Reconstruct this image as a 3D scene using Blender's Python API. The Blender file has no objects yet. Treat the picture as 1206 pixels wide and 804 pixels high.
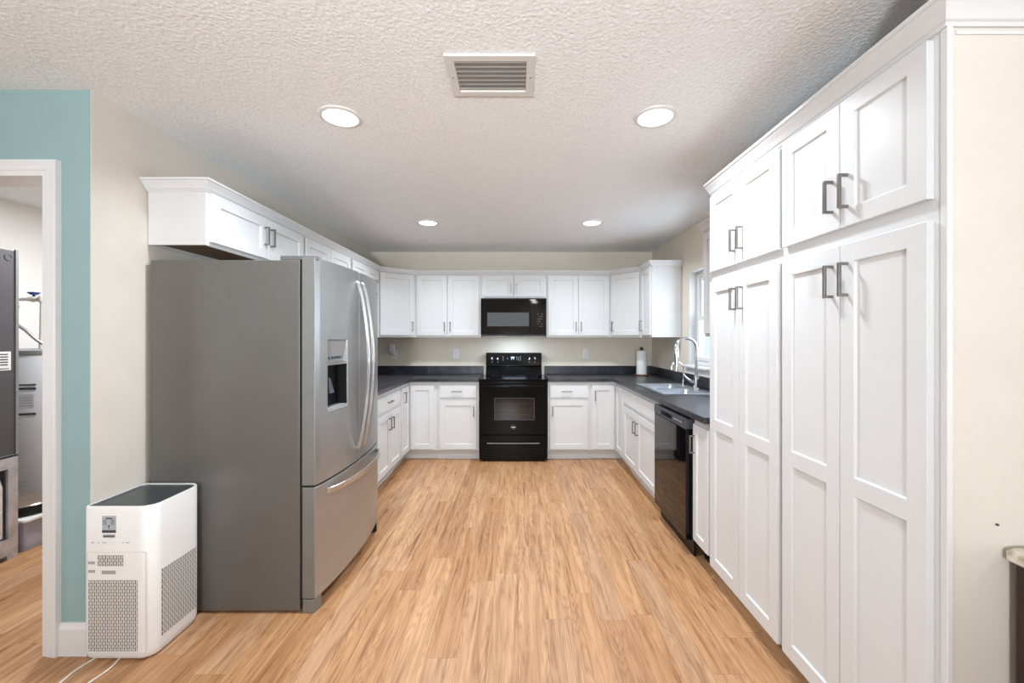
import bpy, bmesh, math, random
from mathutils import Vector, Matrix
random.seed(7)
PI = math.pi
S = bpy.context.scene
C = S.collection

# ------------------------------------------------------------------ camera
CAMH = 1.37
cd = bpy.data.cameras.new('camera'); cam = bpy.data.objects.new('camera', cd); C.objects.link(cam)
cam.location = (0, 0, CAMH); cam.rotation_euler = (PI/2, 0, 0)
cd.sensor_width = 36; cd.lens = 36*490/1206
cd.shift_x = -(610-603)/1206; cd.shift_y = (397-402)/1206
cd.clip_start = 0.02
S.camera = cam

# ------------------------------------------------------------------ light levels
S.view_settings.view_transform = 'Standard'; S.view_settings.look = 'None'
S.view_settings.gamma = 1; S.view_settings.use_curve_mapping = False
S.view_settings.exposure = 0.0
CAN_W = 19.0; MW_W = 3.5; UTIL_W = 62.0; LIVING_CAN_W = 8.0; SIDEFILL_W = 30.0; GLOBE_W = 34.0; BOUNCE_W = 56.0
w = bpy.data.worlds.new('sky'); S.world = w; w.use_nodes = True
bg = w.node_tree.nodes['Background']
bg.inputs[0].default_value = (0.80, 0.90, 1.0, 1); bg.inputs[1].default_value = 1.3

def area_light(name, loc, rot, size, power, color, shape='RECTANGLE', size_y=None, parent=None, spread=PI):
    l = bpy.data.lights.new(name, 'AREA'); l.shape = shape; l.size = size
    if size_y: l.size_y = size_y
    l.energy = power; l.color = color; l.spread = spread
    o = bpy.data.objects.new(name, l); C.objects.link(o)
    o.location = loc; o.rotation_euler = rot
    if parent: o.parent = parent
    return o
# first two: fill added at invented living-area windows behind the camera
area_light('left_side_fill', (-4.92, -1.3, 1.4), (0, -PI/2, 0), 1.4, SIDEFILL_W, (0.90, 0.96, 1.0), size_y=1.8)
area_light('right_side_fill', (4.42, -1.2, 1.4), (0, PI/2, 0), 1.4, SIDEFILL_W, (0.95, 0.98, 1.0), size_y=1.8)
area_light('kitchen_window_daylight', (1.95, 3.60, 1.62), (0, PI/2, 0), 0.85, 15.0, (0.86, 0.93, 1.0), size_y=0.9)
def globe(name, loc, power, r, color):
    l = bpy.data.lights.new(name, 'POINT'); l.energy = power; l.shadow_soft_size = r; l.color = color
    o = bpy.data.objects.new(name, l); C.objects.link(o); o.location = loc
# dining globe lamp behind the camera; the living globe is added ceiling fill
globe('dining_pendant', (1.9, -0.7, 1.80), GLOBE_W*.33, .16, (0.85, 0.935, 1.0))
globe('living_fill', (-1.7, -0.9, 1.85), GLOBE_W*.8, .16, (0.85, 0.935, 1.0))
# unseen fill added behind the camera, aimed up to brighten the kitchen ceiling
area_light('bounce_fill', (-0.25, -2.3, 1.15), (PI/2+math.radians(22), 0, 0), .4, BOUNCE_W, (0.85, 0.935, 1.0), size_y=.4, spread=1.75)

# ------------------------------------------------------------------ material helpers
def newmat(name):
    m = bpy.data.materials.new(name); m.use_nodes = True
    return m, m.node_tree, m.node_tree.nodes['Principled BSDF']
def N(nt, t, **kw):
    n = nt.nodes.new(t)
    for k, v in kw.items():
        if k in n.inputs: n.inputs[k].default_value = v
        else: setattr(n, k, v)
    return n
def P(name, col, rough=0.5, metal=0.0, var=0.03, vscale=6.0, bump=0.0, bscale=60.0, spec=0.5, emit=None, estr=0, coat=0, stretch=(1,1,1), rvar=0.0):
    m, nt, b = newmat(name)
    b.inputs['Roughness'].default_value = rough; b.inputs['Metallic'].default_value = metal
    b.inputs['Specular IOR Level'].default_value = spec
    if coat: b.inputs['Coat Weight'].default_value = coat; b.inputs['Coat Roughness'].default_value = 0.05
    tc = N(nt, 'ShaderNodeTexCoord'); mp = N(nt, 'ShaderNodeMapping'); mp.inputs['Scale'].default_value = stretch
    nt.links.new(tc.outputs['Object'], mp.inputs[0])
    ns = N(nt, 'ShaderNodeTexNoise', Scale=vscale, Detail=3.0)
    nt.links.new(mp.outputs[0], ns.inputs['Vector'])
    rp = N(nt, 'ShaderNodeValToRGB')
    rp.color_ramp.elements[0].position = 0.3; rp.color_ramp.elements[1].position = 0.7
    rp.color_ramp.elements[0].color = tuple(c*(1-var) for c in col)+(1,)
    rp.color_ramp.elements[1].color = tuple(min(1, c*(1+var)) for c in col)+(1,)
    nt.links.new(ns.outputs['Fac'], rp.inputs[0]); nt.links.new(rp.outputs[0], b.inputs['Base Color'])
    if rvar:
        mr = N(nt, 'ShaderNodeMapRange'); mr.inputs['To Min'].default_value = rough-rvar; mr.inputs['To Max'].default_value = rough+rvar
        nt.links.new(ns.outputs['Fac'], mr.inputs[0]); nt.links.new(mr.outputs[0], b.inputs['Roughness'])
    if bump:
        n2 = N(nt, 'ShaderNodeTexNoise', Scale=bscale, Detail=4.0); nt.links.new(mp.outputs[0], n2.inputs['Vector'])
        bp = N(nt, 'ShaderNodeBump'); bp.inputs['Strength'].default_value = bump; bp.inputs['Distance'].default_value = 0.01
        nt.links.new(n2.outputs['Fac'], bp.inputs['Height']); nt.links.new(bp.outputs[0], b.inputs['Normal'])
    if emit:
        b.inputs['Emission Color'].default_value = tuple(emit)+(1,); b.inputs['Emission Strength'].default_value = estr
    return m

M = {}
M['cab'] = P('white_cabinet_paint', (0.67, 0.67, 0.67), 0.38, var=0.012)
M['trim'] = P('white_trim_paint', (0.70, 0.695, 0.69), 0.35, var=0.01)
M['wall'] = P('beige_wall_paint', (0.76, 0.695, 0.59), 0.75, var=0.02, bump=0.08, bscale=140)
M['cream'] = P('cream_wall_paint', (0.67, 0.62, 0.55), 0.75, var=0.02, bump=0.08, bscale=140)
M['teal'] = P('teal_wall_paint', (0.27, 0.395, 0.395), 0.75, var=0.02, bump=0.08, bscale=140)
M['utilwall'] = P('utility_wall_paint', (0.80, 0.77, 0.74), 0.8, var=0.015, bump=0.06, bscale=120)
M['nickel'] = P('satin_nickel', (0.26, 0.245, 0.23), 0.33, 1.0, var=0.05, vscale=80)
M['chrome'] = P('chrome', (0.75, 0.76, 0.78), 0.12, 1.0, var=0.02)
M['sinksteel'] = P('sink_steel', (0.50, 0.53, 0.58), 0.33, 0.9, var=0.05, vscale=30)
M['steel'] = P('brushed_stainless', (0.43, 0.43, 0.43), 0.36, 0.8, var=0.06, vscale=3.0, stretch=(1, 1, 0.6), rvar=0.06)
M['steelhandle'] = P('bright_stainless', (0.68, 0.68, 0.68), 0.28, 1.0, var=0.03, vscale=20)
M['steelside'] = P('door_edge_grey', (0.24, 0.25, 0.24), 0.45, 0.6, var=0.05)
M['case'] = P('dark_grey_fridge_case', (0.145, 0.138, 0.128), 0.42, 0.35, var=0.06, vscale=2, bump=0.12, bscale=260)
M['black'] = P('black_enamel', (0.004, 0.004, 0.004), 0.13, var=0.1, vscale=10, spec=0.12)
M['glassblack'] = P('black_glass', (0.003, 0.003, 0.004), 0.04, var=0.1, spec=0.35)
M['blackmatt'] = P('black_plastic', (0.007, 0.007, 0.008), 0.4, var=0.1, spec=0.25)
M['mwglass'] = P('microwave_mesh_glass', (0.06, 0.066, 0.068), 0.6, var=0.12, vscale=40, stretch=(1,1,1))
M['ovenwin'] = P('oven_window_glass', (0.008, 0.005, 0.004), 0.08, var=0.2, vscale=9)
M['faint'] = P('faint_line', (0.035, 0.03, 0.028), 0.4)
M['slate'] = P('slate_strip', (0.045, 0.045, 0.058), 0.35)
M['mark'] = P('pale_print', (0.55, 0.57, 0.6), 0.5)
M['markdim'] = P('dim_blue_print', (0.10, 0.11, 0.15), 0.5)
M['darkprint'] = P('dark_print', (0.05, 0.055, 0.06), 0.5)
M['display'] = P('lit_display', (0.1, 0.2, 0.5), 0.3, emit=(0.55, 0.75, 1.0), estr=2.2)
M['plastic'] = P('white_plastic', (0.80, 0.80, 0.80), 0.35, var=0.01)
M['purifier'] = P('purifier_white', (0.80, 0.785, 0.765), 0.4, var=0.01)
M['purtop'] = P('purifier_top_glass', (0.035, 0.042, 0.044), 0.3, var=0.08)
M['gasket'] = P('dark_gasket', (0.01, 0.01, 0.01), 0.7)
M['greyplastic'] = P('grey_plastic', (0.33, 0.34, 0.34), 0.4, var=0.05)
M['hinge'] = P('hinge_grey', (0.14, 0.14, 0.135), 0.5)
M['paper'] = P('paper_towel', (0.86, 0.86, 0.84), 0.9, var=0.02, bump=0.3, bscale=120)
M['browntop'] = P('brown_wood_small', (0.16, 0.06, 0.03), 0.4, var=0.2, vscale=12)
M['bronze'] = P('dark_bronze_knob', (0.05, 0.035, 0.03), 0.35, 0.7)
M['underwood'] = P('raw_wood_underside', (0.22, 0.13, 0.075), 0.6, var=0.15, vscale=4, stretch=(8, 1, 1))
M['darkwood'] = P('dark_espresso_wood', (0.030, 0.012, 0.009), 0.35, var=0.3, vscale=5, stretch=(8, 8, 1))
M['hvac'] = P('grey_metal_cabinet', (0.085, 0.08, 0.088), 0.5, 0.2, var=0.06, vscale=4)
M['galv'] = P('galvanised_sheet', (0.50, 0.50, 0.54), 0.42, 0.5, var=0.22, vscale=14)
M['tank'] = P('water_heater_enamel', (0.62, 0.62, 0.64), 0.35, var=0.03)
M['tankcap'] = P('water_heater_cap', (0.25, 0.25, 0.25), 0.4)
M['pvc'] = P('cream_pvc', (0.68, 0.63, 0.54), 0.4)
M['bluehandle'] = P('blue_valve_handle', (0.01, 0.05, 0.30), 0.4)
M['copper'] = P('copper', (0.45, 0.16, 0.08), 0.35, 0.8, var=0.25, vscale=20)
M['flex'] = P('grey_braided_hose', (0.33, 0.33, 0.33), 0.4, 0.6, var=0.15, vscale=120)
M['foam'] = P('white_insulation', (0.72, 0.70, 0.70), 0.9, bump=0.5, bscale=40)
M['vacbronze'] = P('bronze_disc_top', (0.25, 0.19, 0.14), 0.25, 0.4)
M['vent'] = P('vent_paint', (0.66, 0.65, 0.63), 0.5, var=0.03)
M['cord'] = P('white_cord', (0.72, 0.68, 0.62), 0.5)
M['outlet'] = P('outlet_plastic', (0.82, 0.82, 0.84), 0.35)

def mat_transparent(name, col, alpha, rough=0.05):
    m, nt, b = newmat(name)
    tr = N(nt, 'ShaderNodeBsdfTransparent'); tr.inputs[0].default_value = tuple(col)+(1,)
    gl = N(nt, 'ShaderNodeBsdfGlossy'); gl.inputs['Roughness'].default_value = rough
    lw = N(nt, 'ShaderNodeLayerWeight'); pw = N(nt, 'ShaderNodeMath', operation='POWER'); pw.inputs[1].default_value = 5.0
    nt.links.new(lw.outputs['Facing'], pw.inputs[0])
    fr = N(nt, 'ShaderNodeMath', operation='MULTIPLY_ADD'); fr.inputs[1].default_value = 0.4; fr.inputs[2].default_value = 0.04
    nt.links.new(pw.outputs[0], fr.inputs[0])
    mx = N(nt, 'ShaderNodeMixShader')
    nt.links.new(fr.outputs[0], mx.inputs[0]); nt.links.new(tr.outputs[0], mx.inputs[1]); nt.links.new(gl.outputs[0], mx.inputs[2])
    mx2 = N(nt, 'ShaderNodeMixShader'); mx2.inputs[0].default_value = alpha
    b.inputs['Base Color'].default_value = tuple(col)+(1,); b.inputs['Roughness'].default_value = 0.3
    nt.links.new(mx.outputs[0], mx2.inputs[1]); nt.links.new(b.outputs[0], mx2.inputs[2])
    nt.links.new(mx2.outputs[0], nt.nodes['Material Output'].inputs[0])
    return m
M['pane'] = mat_transparent('window_glass', (0.93, 0.97, 1.0), 0.0)
M['clearbin'] = mat_transparent('clear_plastic', (0.80, 0.80, 0.88), 0.35)

def mat_ceiling():
    m, nt, b = newmat('knockdown_ceiling')
    b.inputs['Base Color'].default_value = (0.78, 0.765, 0.745, 1); b.inputs['Roughness'].default_value = 0.9
    tc = N(nt, 'ShaderNodeTexCoord')
    a = N(nt, 'ShaderNodeTexNoise', Scale=80.0, Detail=3.0, Roughness=0.6, Distortion=0.6)
    nt.links.new(tc.outputs['Object'], a.inputs['Vector'])
    v = N(nt, 'ShaderNodeTexVoronoi', Scale=60.0); nt.links.new(tc.outputs['Object'], v.inputs['Vector'])
    ad = N(nt, 'ShaderNodeMath', operation='ADD'); mu = N(nt, 'ShaderNodeMath', operation='MULTIPLY'); mu.inputs[1].default_value = 0.5
    nt.links.new(v.outputs['Distance'], mu.inputs[0]); nt.links.new(a.outputs['Fac'], ad.inputs[0]); nt.links.new(mu.outputs[0], ad.inputs[1])
    bp = N(nt, 'ShaderNodeBump'); bp.inputs['Strength'].default_value = 0.42; bp.inputs['Distance'].default_value = 0.010
    nt.links.new(ad.outputs[0], bp.inputs['Height']); nt.links.new(bp.outputs[0], b.inputs['Normal'])
    rp = N(nt, 'ShaderNodeValToRGB')
    rp.color_ramp.elements[0].position = 0.35; rp.color_ramp.elements[0].color = (0.80, 0.81, 0.81, 1)
    rp.color_ramp.elements[1].position = 0.6; rp.color_ramp.elements[1].color = (0.89, 0.895, 0.90, 1)
    nt.links.new(a.outputs['Fac'], rp.inputs[0]); nt.links.new(rp.outputs[0], b.inputs['Base Color'])
    return m
M['ceiling'] = mat_ceiling()

def mat_floor():
    m, nt, b = newmat('oak_plank_floor')
    L = nt.links.new
    tc = N(nt, 'ShaderNodeTexCoord'); sp = N(nt, 'ShaderNodeSeparateXYZ'); L(tc.outputs['Object'], sp.inputs[0])
    def mth(op, a, bb=None):
        n = N(nt, 'ShaderNodeMath', operation=op)
        for i, v in enumerate((a, bb)):
            if v is None: continue
            if isinstance(v, (int, float)): n.inputs[i].default_value = v
            else: L(v, n.inputs[i])
        return n.outputs[0]
    PW, PL = 0.132, 1.22
    xs = mth('DIVIDE', mth('ADD', sp.outputs[0], 10.03), PW)
    row = mth('FLOOR', xs); fx = mth('FRACT', xs)
    wn = N(nt, 'ShaderNodeTexWhiteNoise', noise_dimensions='1D'); L(row, wn.inputs['W'])
    ys = mth('ADD', mth('DIVIDE', mth('ADD', sp.outputs[1], 10.0), PL), mth('MULTIPLY', wn.outputs['Value'], 7.3))
    col = mth('FLOOR', ys); fy = mth('FRACT', ys)
    cb = N(nt, 'ShaderNodeCombineXYZ'); L(row, cb.inputs[0]); L(col, cb.inputs[1])
    w2 = N(nt, 'ShaderNodeTexWhiteNoise', noise_dimensions='3D'); L(cb.outputs[0], w2.inputs['Vector'])
    pid = w2.outputs['Value']
    # grain coordinates: stretched along the plank, shifted per plank
    gx = mth('ADD', mth('MULTIPLY', sp.outputs[0], 36.0), mth('MULTIPLY', pid, 71.0))
    gy = mth('ADD', mth('MULTIPLY', sp.outputs[1], 2.2), mth('MULTIPLY', pid, 37.0))
    gc = N(nt, 'ShaderNodeCombineXYZ'); L(gx, gc.inputs[0]); L(gy, gc.inputs[1])
    n1 = N(nt, 'ShaderNodeTexNoise', Scale=1.0, Detail=8.0, Roughness=0.62, Distortion=0.8); L(gc.outputs[0], n1.inputs['Vector'])
    # cathedral figure: rings warped by low-frequency noise
    cx = mth('ADD', mth('MULTIPLY', mth('SUBTRACT', fx, 0.5), 1.2), mth('MULTIPLY', mth('SUBTRACT', pid, 0.5), 0.9))
    cc = N(nt, 'ShaderNodeCombineXYZ'); L(cx, cc.inputs[0]); L(mth('ADD', mth('MULTIPLY', sp.outputs[1], 0.55), mth('MULTIPLY', pid, 19.0)), cc.inputs[1])
    n2 = N(nt, 'ShaderNodeTexNoise', Scale=1.6, Detail=1.5, Roughness=0.4, Distortion=0.3); L(cc.outputs[0], n2.inputs['Vector'])
    rings = mth('FRACT', mth('MULTIPLY', n2.outputs['Fac'], 22.0))
    ringv = mth('POWER', mth('ABSOLUTE', mth('SUBTRACT', mth('MULTIPLY', rings, 2.0), 1.0)), 2.5)
    # base colours per plank
    rp = N(nt, 'ShaderNodeValToRGB'); e = rp.color_ramp.elements
    e[0].position = 0.0; e[0].color = (0.41, 0.215, 0.100, 1)
    e[1].position = 1.0; e[1].color = (0.62, 0.385, 0.205, 1)
    q = e.new(0.35); q.color = (0.50, 0.28, 0.137, 1)
    q = e.new(0.65); q.color = (0.56, 0.33, 0.172, 1)
    q = e.new(0.85); q.color = (0.48, 0.29, 0.168, 1)
    L(pid, rp.inputs[0])
    gr = N(nt, 'ShaderNodeValToRGB'); g = gr.color_ramp.elements
    g[0].position = 0.30; g[0].color = (0.50, 0.38, 0.31, 1); g[1].position = 0.60; g[1].color = (1.08, 1.05, 1.02, 1)
    q = g.new(0.42); q.color = (0.82, 0.74, 0.67, 1)
    L(n1.outputs['Fac'], gr.inputs[0])
    mx = N(nt, 'ShaderNodeMix', data_type='RGBA', blend_type='MULTIPLY'); mx.inputs[0].default_value = 1.0
    L(rp.outputs[0], mx.inputs[6]); L(gr.outputs[0], mx.inputs[7])
    m2 = N(nt, 'ShaderNodeMix', data_type='RGBA', blend_type='MULTIPLY')
    L(mth('MULTIPLY', ringv, 0.55), m2.inputs[0]); L(mx.outputs[2], m2.inputs[6]); m2.inputs[7].default_value = (0.62, 0.46, 0.34, 1)
    # long darker streaks and knots
    n3 = N(nt, 'ShaderNodeTexNoise', Scale=1.0, Detail=2.0, Distortion=1.2)
    kc = N(nt, 'ShaderNodeCombineXYZ'); L(mth('ADD', mth('MULTIPLY', sp.outputs[0], 13.0), mth('MULTIPLY', pid, 11.0)), kc.inputs[0]); L(mth('MULTIPLY', sp.outputs[1], 1.1), kc.inputs[1])
    L(kc.outputs[0], n3.inputs['Vector'])
    kr = N(nt, 'ShaderNodeValToRGB'); kr.color_ramp.elements[0].position = 0.62; kr.color_ramp.elements[0].color = (0,0,0,1)
    kr.color_ramp.elements[1].position = 0.74; kr.color_ramp.elements[1].color = (1,1,1,1); L(n3.outputs['Fac'], kr.inputs[0])
    m3 = N(nt, 'ShaderNodeMix', data_type='RGBA', blend_type='MULTIPLY')
    L(mth('MULTIPLY', kr.outputs[0], 0.75), m3.inputs[0]); L(m2.outputs[2], m3.inputs[6]); m3.inputs[7].default_value = (0.60, 0.48, 0.42, 1)
    # seams
    ex = mth('MINIMUM', fx, mth('SUBTRACT', 1.0, fx)); ey = mth('MULTIPLY', mth('MINIMUM', fy, mth('SUBTRACT', 1.0, fy)), PL/PW)
    sm = mth('LESS_THAN', mth('MINIMUM', ex, ey), 0.008)
    m4 = N(nt, 'ShaderNodeMix', data_type='RGBA', blend_type='MULTIPLY')
    L(mth('MULTIPLY', sm, 0.5), m4.inputs[0]); L(m3.outputs[2], m4.inputs[6]); m4.inputs[7].default_value = (0.42, 0.30, 0.22, 1)
    L(m4.outputs[2], b.inputs['Base Color'])
    b.inputs['Roughness'].default_value = 0.42; b.inputs['Specular IOR Level'].default_value = 0.4
    bp = N(nt, 'ShaderNodeBump'); bp.inputs['Strength'].default_value = 0.08; bp.inputs['Distance'].default_value = 0.004
    L(n1.outputs['Fac'], bp.inputs['Height']); L(bp.outputs[0], b.inputs['Normal'])
    return m
M['floor'] = mat_floor()

def mat_counter():
    m, nt, b = newmat('charcoal_laminate_counter')
    L = nt.links.new
    tc = N(nt, 'ShaderNodeTexCoord')
    n1 = N(nt, 'ShaderNodeTexNoise', Scale=5.0, Detail=8.0, Roughness=0.65, Distortion=1.5); L(tc.outputs['Object'], n1.inputs['Vector'])
    rp = N(nt, 'ShaderNodeValToRGB'); e = rp.color_ramp.elements
    e[0].position = 0.35; e[0].color = (0.014, 0.014, 0.018, 1); e[1].position = 0.68; e[1].color = (0.052, 0.051, 0.060, 1)
    q = e.new(0.5); q.color = (0.020, 0.020, 0.026, 1)
    L(n1.outputs['Fac'], rp.inputs[0]); L(rp.outputs[0], b.inputs['Base Color'])
    b.inputs['Roughness'].default_value = 0.32
    return m
M['counter'] = mat_counter()

def mat_stone():
    m, nt, b = newmat('veined_cream_stone')
    L = nt.links.new
    tc = N(nt, 'ShaderNodeTexCoord')
    n1 = N(nt, 'ShaderNodeTexNoise', Scale=14.0, Detail=6.0, Distortion=2.0); L(tc.outputs['Object'], n1.inputs['Vector'])
    rp = N(nt, 'ShaderNodeValToRGB'); e = rp.color_ramp.elements
    e[0].position = 0.35; e[0].color = (0.38, 0.32, 0.23, 1); e[1].position = 0.6; e[1].color = (0.78, 0.73, 0.63, 1)
    L(n1.outputs['Fac'], rp.inputs[0]); L(rp.outputs[0], b.inputs['Base Color']); b.inputs['Roughness'].default_value = 0.25
    return m
M['stone'] = mat_stone()

def mat_grille():   # staggered vertical slots cut in a white grille
    m, nt, b = newmat('slotted_grille')
    L = nt.links.new
    tc = N(nt, 'ShaderNodeTexCoord'); sp = N(nt, 'ShaderNodeSeparateXYZ'); L(tc.outputs['Object'], sp.inputs[0])
    ad = N(nt, 'ShaderNodeMath', operation='SUBTRACT'); L(sp.outputs[0], ad.inputs[0]); L(sp.outputs[1], ad.inputs[1])
    cb = N(nt, 'ShaderNodeCombineXYZ'); L(sp.outputs[2], cb.inputs[0]); L(ad.outputs[0], cb.inputs[1])
    br = N(nt, 'ShaderNodeTexBrick'); L(cb.outputs[0], br.inputs['Vector'])
    br.offset = 0.5; br.inputs['Scale'].default_value = 1.0
    br.inputs['Brick Width'].default_value = 0.026; br.inputs['Row Height'].default_value = 0.0078
    br.inputs['Mortar Size'].default_value = 0.0019; br.inputs['Mortar Smooth'].default_value = 0.1
    br.inputs['Color1'].default_value = (0.075, 0.066, 0.058, 1); br.inputs['Color2'].default_value = (0.11, 0.095, 0.085, 1)
    br.inputs['Mortar'].default_value = (0.74, 0.72, 0.69, 1)
    L(br.outputs['Color'], b.inputs['Base Color']); b.inputs['Roughness'].default_value = 0.5
    return m
M['grille'] = mat_grille()

# ------------------------------------------------------------------ object helpers
def mb(): return bmesh.new()
def box(bm, x0, x1, y0, y1, z0, z1):
    v = [bm.verts.new((x, y, z)) for x in (x0, x1) for y in (y0, y1) for z in (z0, z1)]
    for f in ((0,1,3,2),(4,6,7,5),(0,4,5,1),(2,3,7,6),(0,2,6,4),(1,5,7,3)): bm.faces.new([v[i] for i in f])
    return bm
def prism(bm, poly, z0, z1):
    a = [bm.verts.new((x, y, z0)) for x, y in poly]; b = [bm.verts.new((x, y, z1)) for x, y in poly]
    bm.faces.new(a[::-1]); bm.faces.new(b)
    n = len(poly)
    for i in range(n): bm.faces.new((a[i], a[(i+1) % n], b[(i+1) % n], b[i]))
    return bm
def lathe(bm, prof, seg=32, cx=0, cy=0, axis='Z'):
    rings = []
    for r, h in prof:
        ring = []
        for k in range(seg):
            a = 2*PI*k/seg; p = (r*math.cos(a), r*math.sin(a), h)
            if axis == 'Y': p = (p[0], p[2], p[1])
            ring.append(bm.verts.new((p[0]+cx, p[1]+(cy if axis == 'Z' else 0), p[2]+(cy if axis == 'Y' else 0))))
        rings.append(ring)
    for a, b in zip(rings, rings[1:]):
        for k in range(seg): bm.faces.new((a[k], a[(k+1) % seg], b[(k+1) % seg], b[k]))
    bm.faces.new(rings[0][::-1]); bm.faces.new(rings[-1])
    return bm
def tube(bm, pts, r, seg=10, sq=None):
    """round tube along pts; r number or list; sq=(a,b) gives a flat bar section"""
    pts = [Vector(p) for p in pts]; n = len(pts); rings = []
    rr = r if isinstance(r, (list, tuple)) else [r]*n
    up = None
    for i, p in enumerate(pts):
        t = (pts[min(i+1, n-1)]-pts[max(i-1, 0)]).normalized()
        if up is None:
            up = Vector((0, 0, 1)) if abs(t.z) < 0.9 else Vector((1, 0, 0))
        up = (up - t*up.dot(t)).normalized(); sd = t.cross(up)
        ring = []
        for k in range(seg):
            a = 2*PI*k/seg
            ring.append(bm.verts.new(p + up*math.sin(a)*rr[i] + sd*math.cos(a)*rr[i]))
        rings.append(ring)
    for a, b in zip(rings, rings[1:]):
        for k in range(seg): bm.faces.new((a[k], a[(k+1) % seg], b[(k+1) % seg], b[k]))
    bm.faces.new(rings[0][::-1]); bm.faces.new(rings[-1])
    return bm
def obj(name, bm, mat, parent=None, bevel=0.0, smooth=False, segs=2, loc=None):
    bmesh.ops.recalc_face_normals(bm, faces=bm.faces)
    me = bpy.data.meshes.new(name); bm.to_mesh(me); bm.free()
    me.materials.append(M[mat] if isinstance(mat, str) else mat)
    o = bpy.data.objects.new(name, me); C.objects.link(o)
    if parent: o.parent = parent
    if loc: o.location = loc
    if smooth:
        for p in me.polygons: p.use_smooth = True
        try: me.set_sharp_from_angle(angle=math.radians(35))
        except Exception: pass
    if bevel:
        b = o.modifiers.new('bevel', 'BEVEL'); b.width = bevel; b.segments = segs; b.limit_method = 'ANGLE'; b.angle_limit = math.radians(40)
    return o
def thing(name, label, cat, loc=(0,0,0), rz=0.0, group=None):
    o = bpy.data.objects.new(name, None); C.objects.link(o); o.empty_display_size = 0.1
    o.location = loc; o.rotation_euler = (0, 0, rz); o['label'] = label; o['category'] = cat
    if group: o['group'] = group
    return o
def tag(o, label, cat, group=None):
    o['label'] = label; o['category'] = cat
    if group: o['group'] = group
    return o
def struct(o): o['kind'] = 'structure'; return o
def copy_tree(o, parent=None):
    c = o.copy(); C.objects.link(c)
    if parent: c.parent = parent
    for ch in list(o.children): copy_tree(ch, c)
    return c

def grid_slab(bm, us, vs, off, w0, w1, axes='xyz'):
    """cells of a grid extruded from w0 to w1; off = set of (i,j) cells left out; axes maps (u,v,w)"""
    def P3(u, v, ww):
        d = {axes[0]: u, axes[1]: v, axes[2]: ww}; return (d['x'], d['y'], d['z'])
    nu, nv = len(us)-1, len(vs)-1
    V = {}
    def vert(i, j, k):
        if (i, j, k) not in V: V[(i, j, k)] = bm.verts.new(P3(us[i], vs[j], (w0, w1)[k]))
        return V[(i, j, k)]
    on = lambda i, j: 0 <= i < nu and 0 <= j < nv and (i, j) not in off
    for i in range(nu):
        for j in range(nv):
            if not on(i, j): continue
            for k in (0, 1): bm.faces.new((vert(i,j,k), vert(i+1,j,k), vert(i+1,j+1,k), vert(i,j+1,k)))
            if not on(i-1, j): bm.faces.new((vert(i,j,0), vert(i,j+1,0), vert(i,j+1,1), vert(i,j,1)))
            if not on(i+1, j): bm.faces.new((vert(i+1,j,0), vert(i+1,j+1,0), vert(i+1,j+1,1), vert(i+1,j,1)))
            if not on(i, j-1): bm.faces.new((vert(i,j,0), vert(i+1,j,0), vert(i+1,j,1), vert(i,j,1)))
            if not on(i, j+1): bm.faces.new((vert(i,j+1,0), vert(i+1,j+1,0), vert(i+1,j+1,1), vert(i,j+1,1)))
    return bm

def sweep(bm, prof, path, din=None, dout=None):
    """prof: list of (out, z); path: list of (x,y) with the outside on the right-hand side of travel"""
    n = len(path); rings = []
    P2 = [Vector(p) for p in path]
    for i in range(n):
        d0 = (P2[i]-P2[i-1]).normalized() if i > 0 else None
        d1 = (P2[i+1]-P2[i]).normalized() if i < n-1 else None
        if d0 is None: d0 = Vector(din) if din else d1
        if d1 is None: d1 = Vector(dout) if dout else d0
        n0 = Vector((d0.y, -d0.x)); n1 = Vector((d1.y, -d1.x))
        mdir = (n0+n1).normalized(); sc = 1/max(0.3, mdir.dot(n0))
        rings.append([bm.verts.new((P2[i].x+mdir.x*sc*o, P2[i].y+mdir.y*sc*o, z)) for o, z in prof])
    k = len(prof)
    for a, b in zip(rings, rings[1:]):
        for j in range(k): bm.faces.new((a[j], a[(j+1) % k], b[(j+1) % k], b[j]))
    bm.faces.new(rings[0]); bm.faces.new(rings[-1][::-1])
    return bm

# ------------------------------------------------------------------ room shell
XL, XR, YB, ZC = -1.85, 1.68, 5.225, 2.44
CX0, CX1, CY0, CY1 = -5.0, 4.5, -3.5, 5.4
LS = [(CX0-.1, CY0-.1), (CX1+.1, CY0-.1), (CX1+.1, 1.2), (XR+.13, 1.2), (XR+.13, CY1), (CX0-.1, CY1)]
struct(obj('floor', prism(mb(), LS, -0.08, 0.0), 'floor'))
struct(obj('ceiling', prism(mb(), LS, ZC, ZC+0.08), 'ceiling'))
struct(obj('wall_back', box(mb(), XL-.11, XR+.13, YB, YB+.12, 0, ZC), 'wall'))
struct(obj('wall_left', box(mb(), XL-.12, XL, 1.803, YB, 0, ZC), 'cream'))
WY0, WY1, WZ0, WZ1 = 3.12, 4.095, 1.10, 2.014
struct(obj('wall_right', grid_slab(mb(), [1.2, WY0, WY1, YB], [0, WZ0, WZ1, ZC], {(1, 1)}, XR, XR+.13, 'yzx'), 'wall'))
DX0, DX1, DZ1 = -2.86, -2.03, 2.072
struct(obj('wall_teal', grid_slab(mb(), [CX0, DX0, DX1, XL-.003], [0, DZ1, ZC], {(1, 0)}, 1.80, 1.92, 'xzy'), 'teal'))
struct(obj('wall_partition', prism(mb(), [(1.10,1.070),(4.5,1.070),(4.5,1.2),(1.69,1.2),(1.69,1.080),(1.10,1.080)], 0, ZC), 'cream'))
struct(obj('wall_living_left', grid_slab(mb(), [CY0, -2.0, -.6, 1.92], [0, 0.5, 2.3, ZC], {(1, 1)}, CX0-.1, CX0, 'yzx'), 'cream'))
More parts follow.
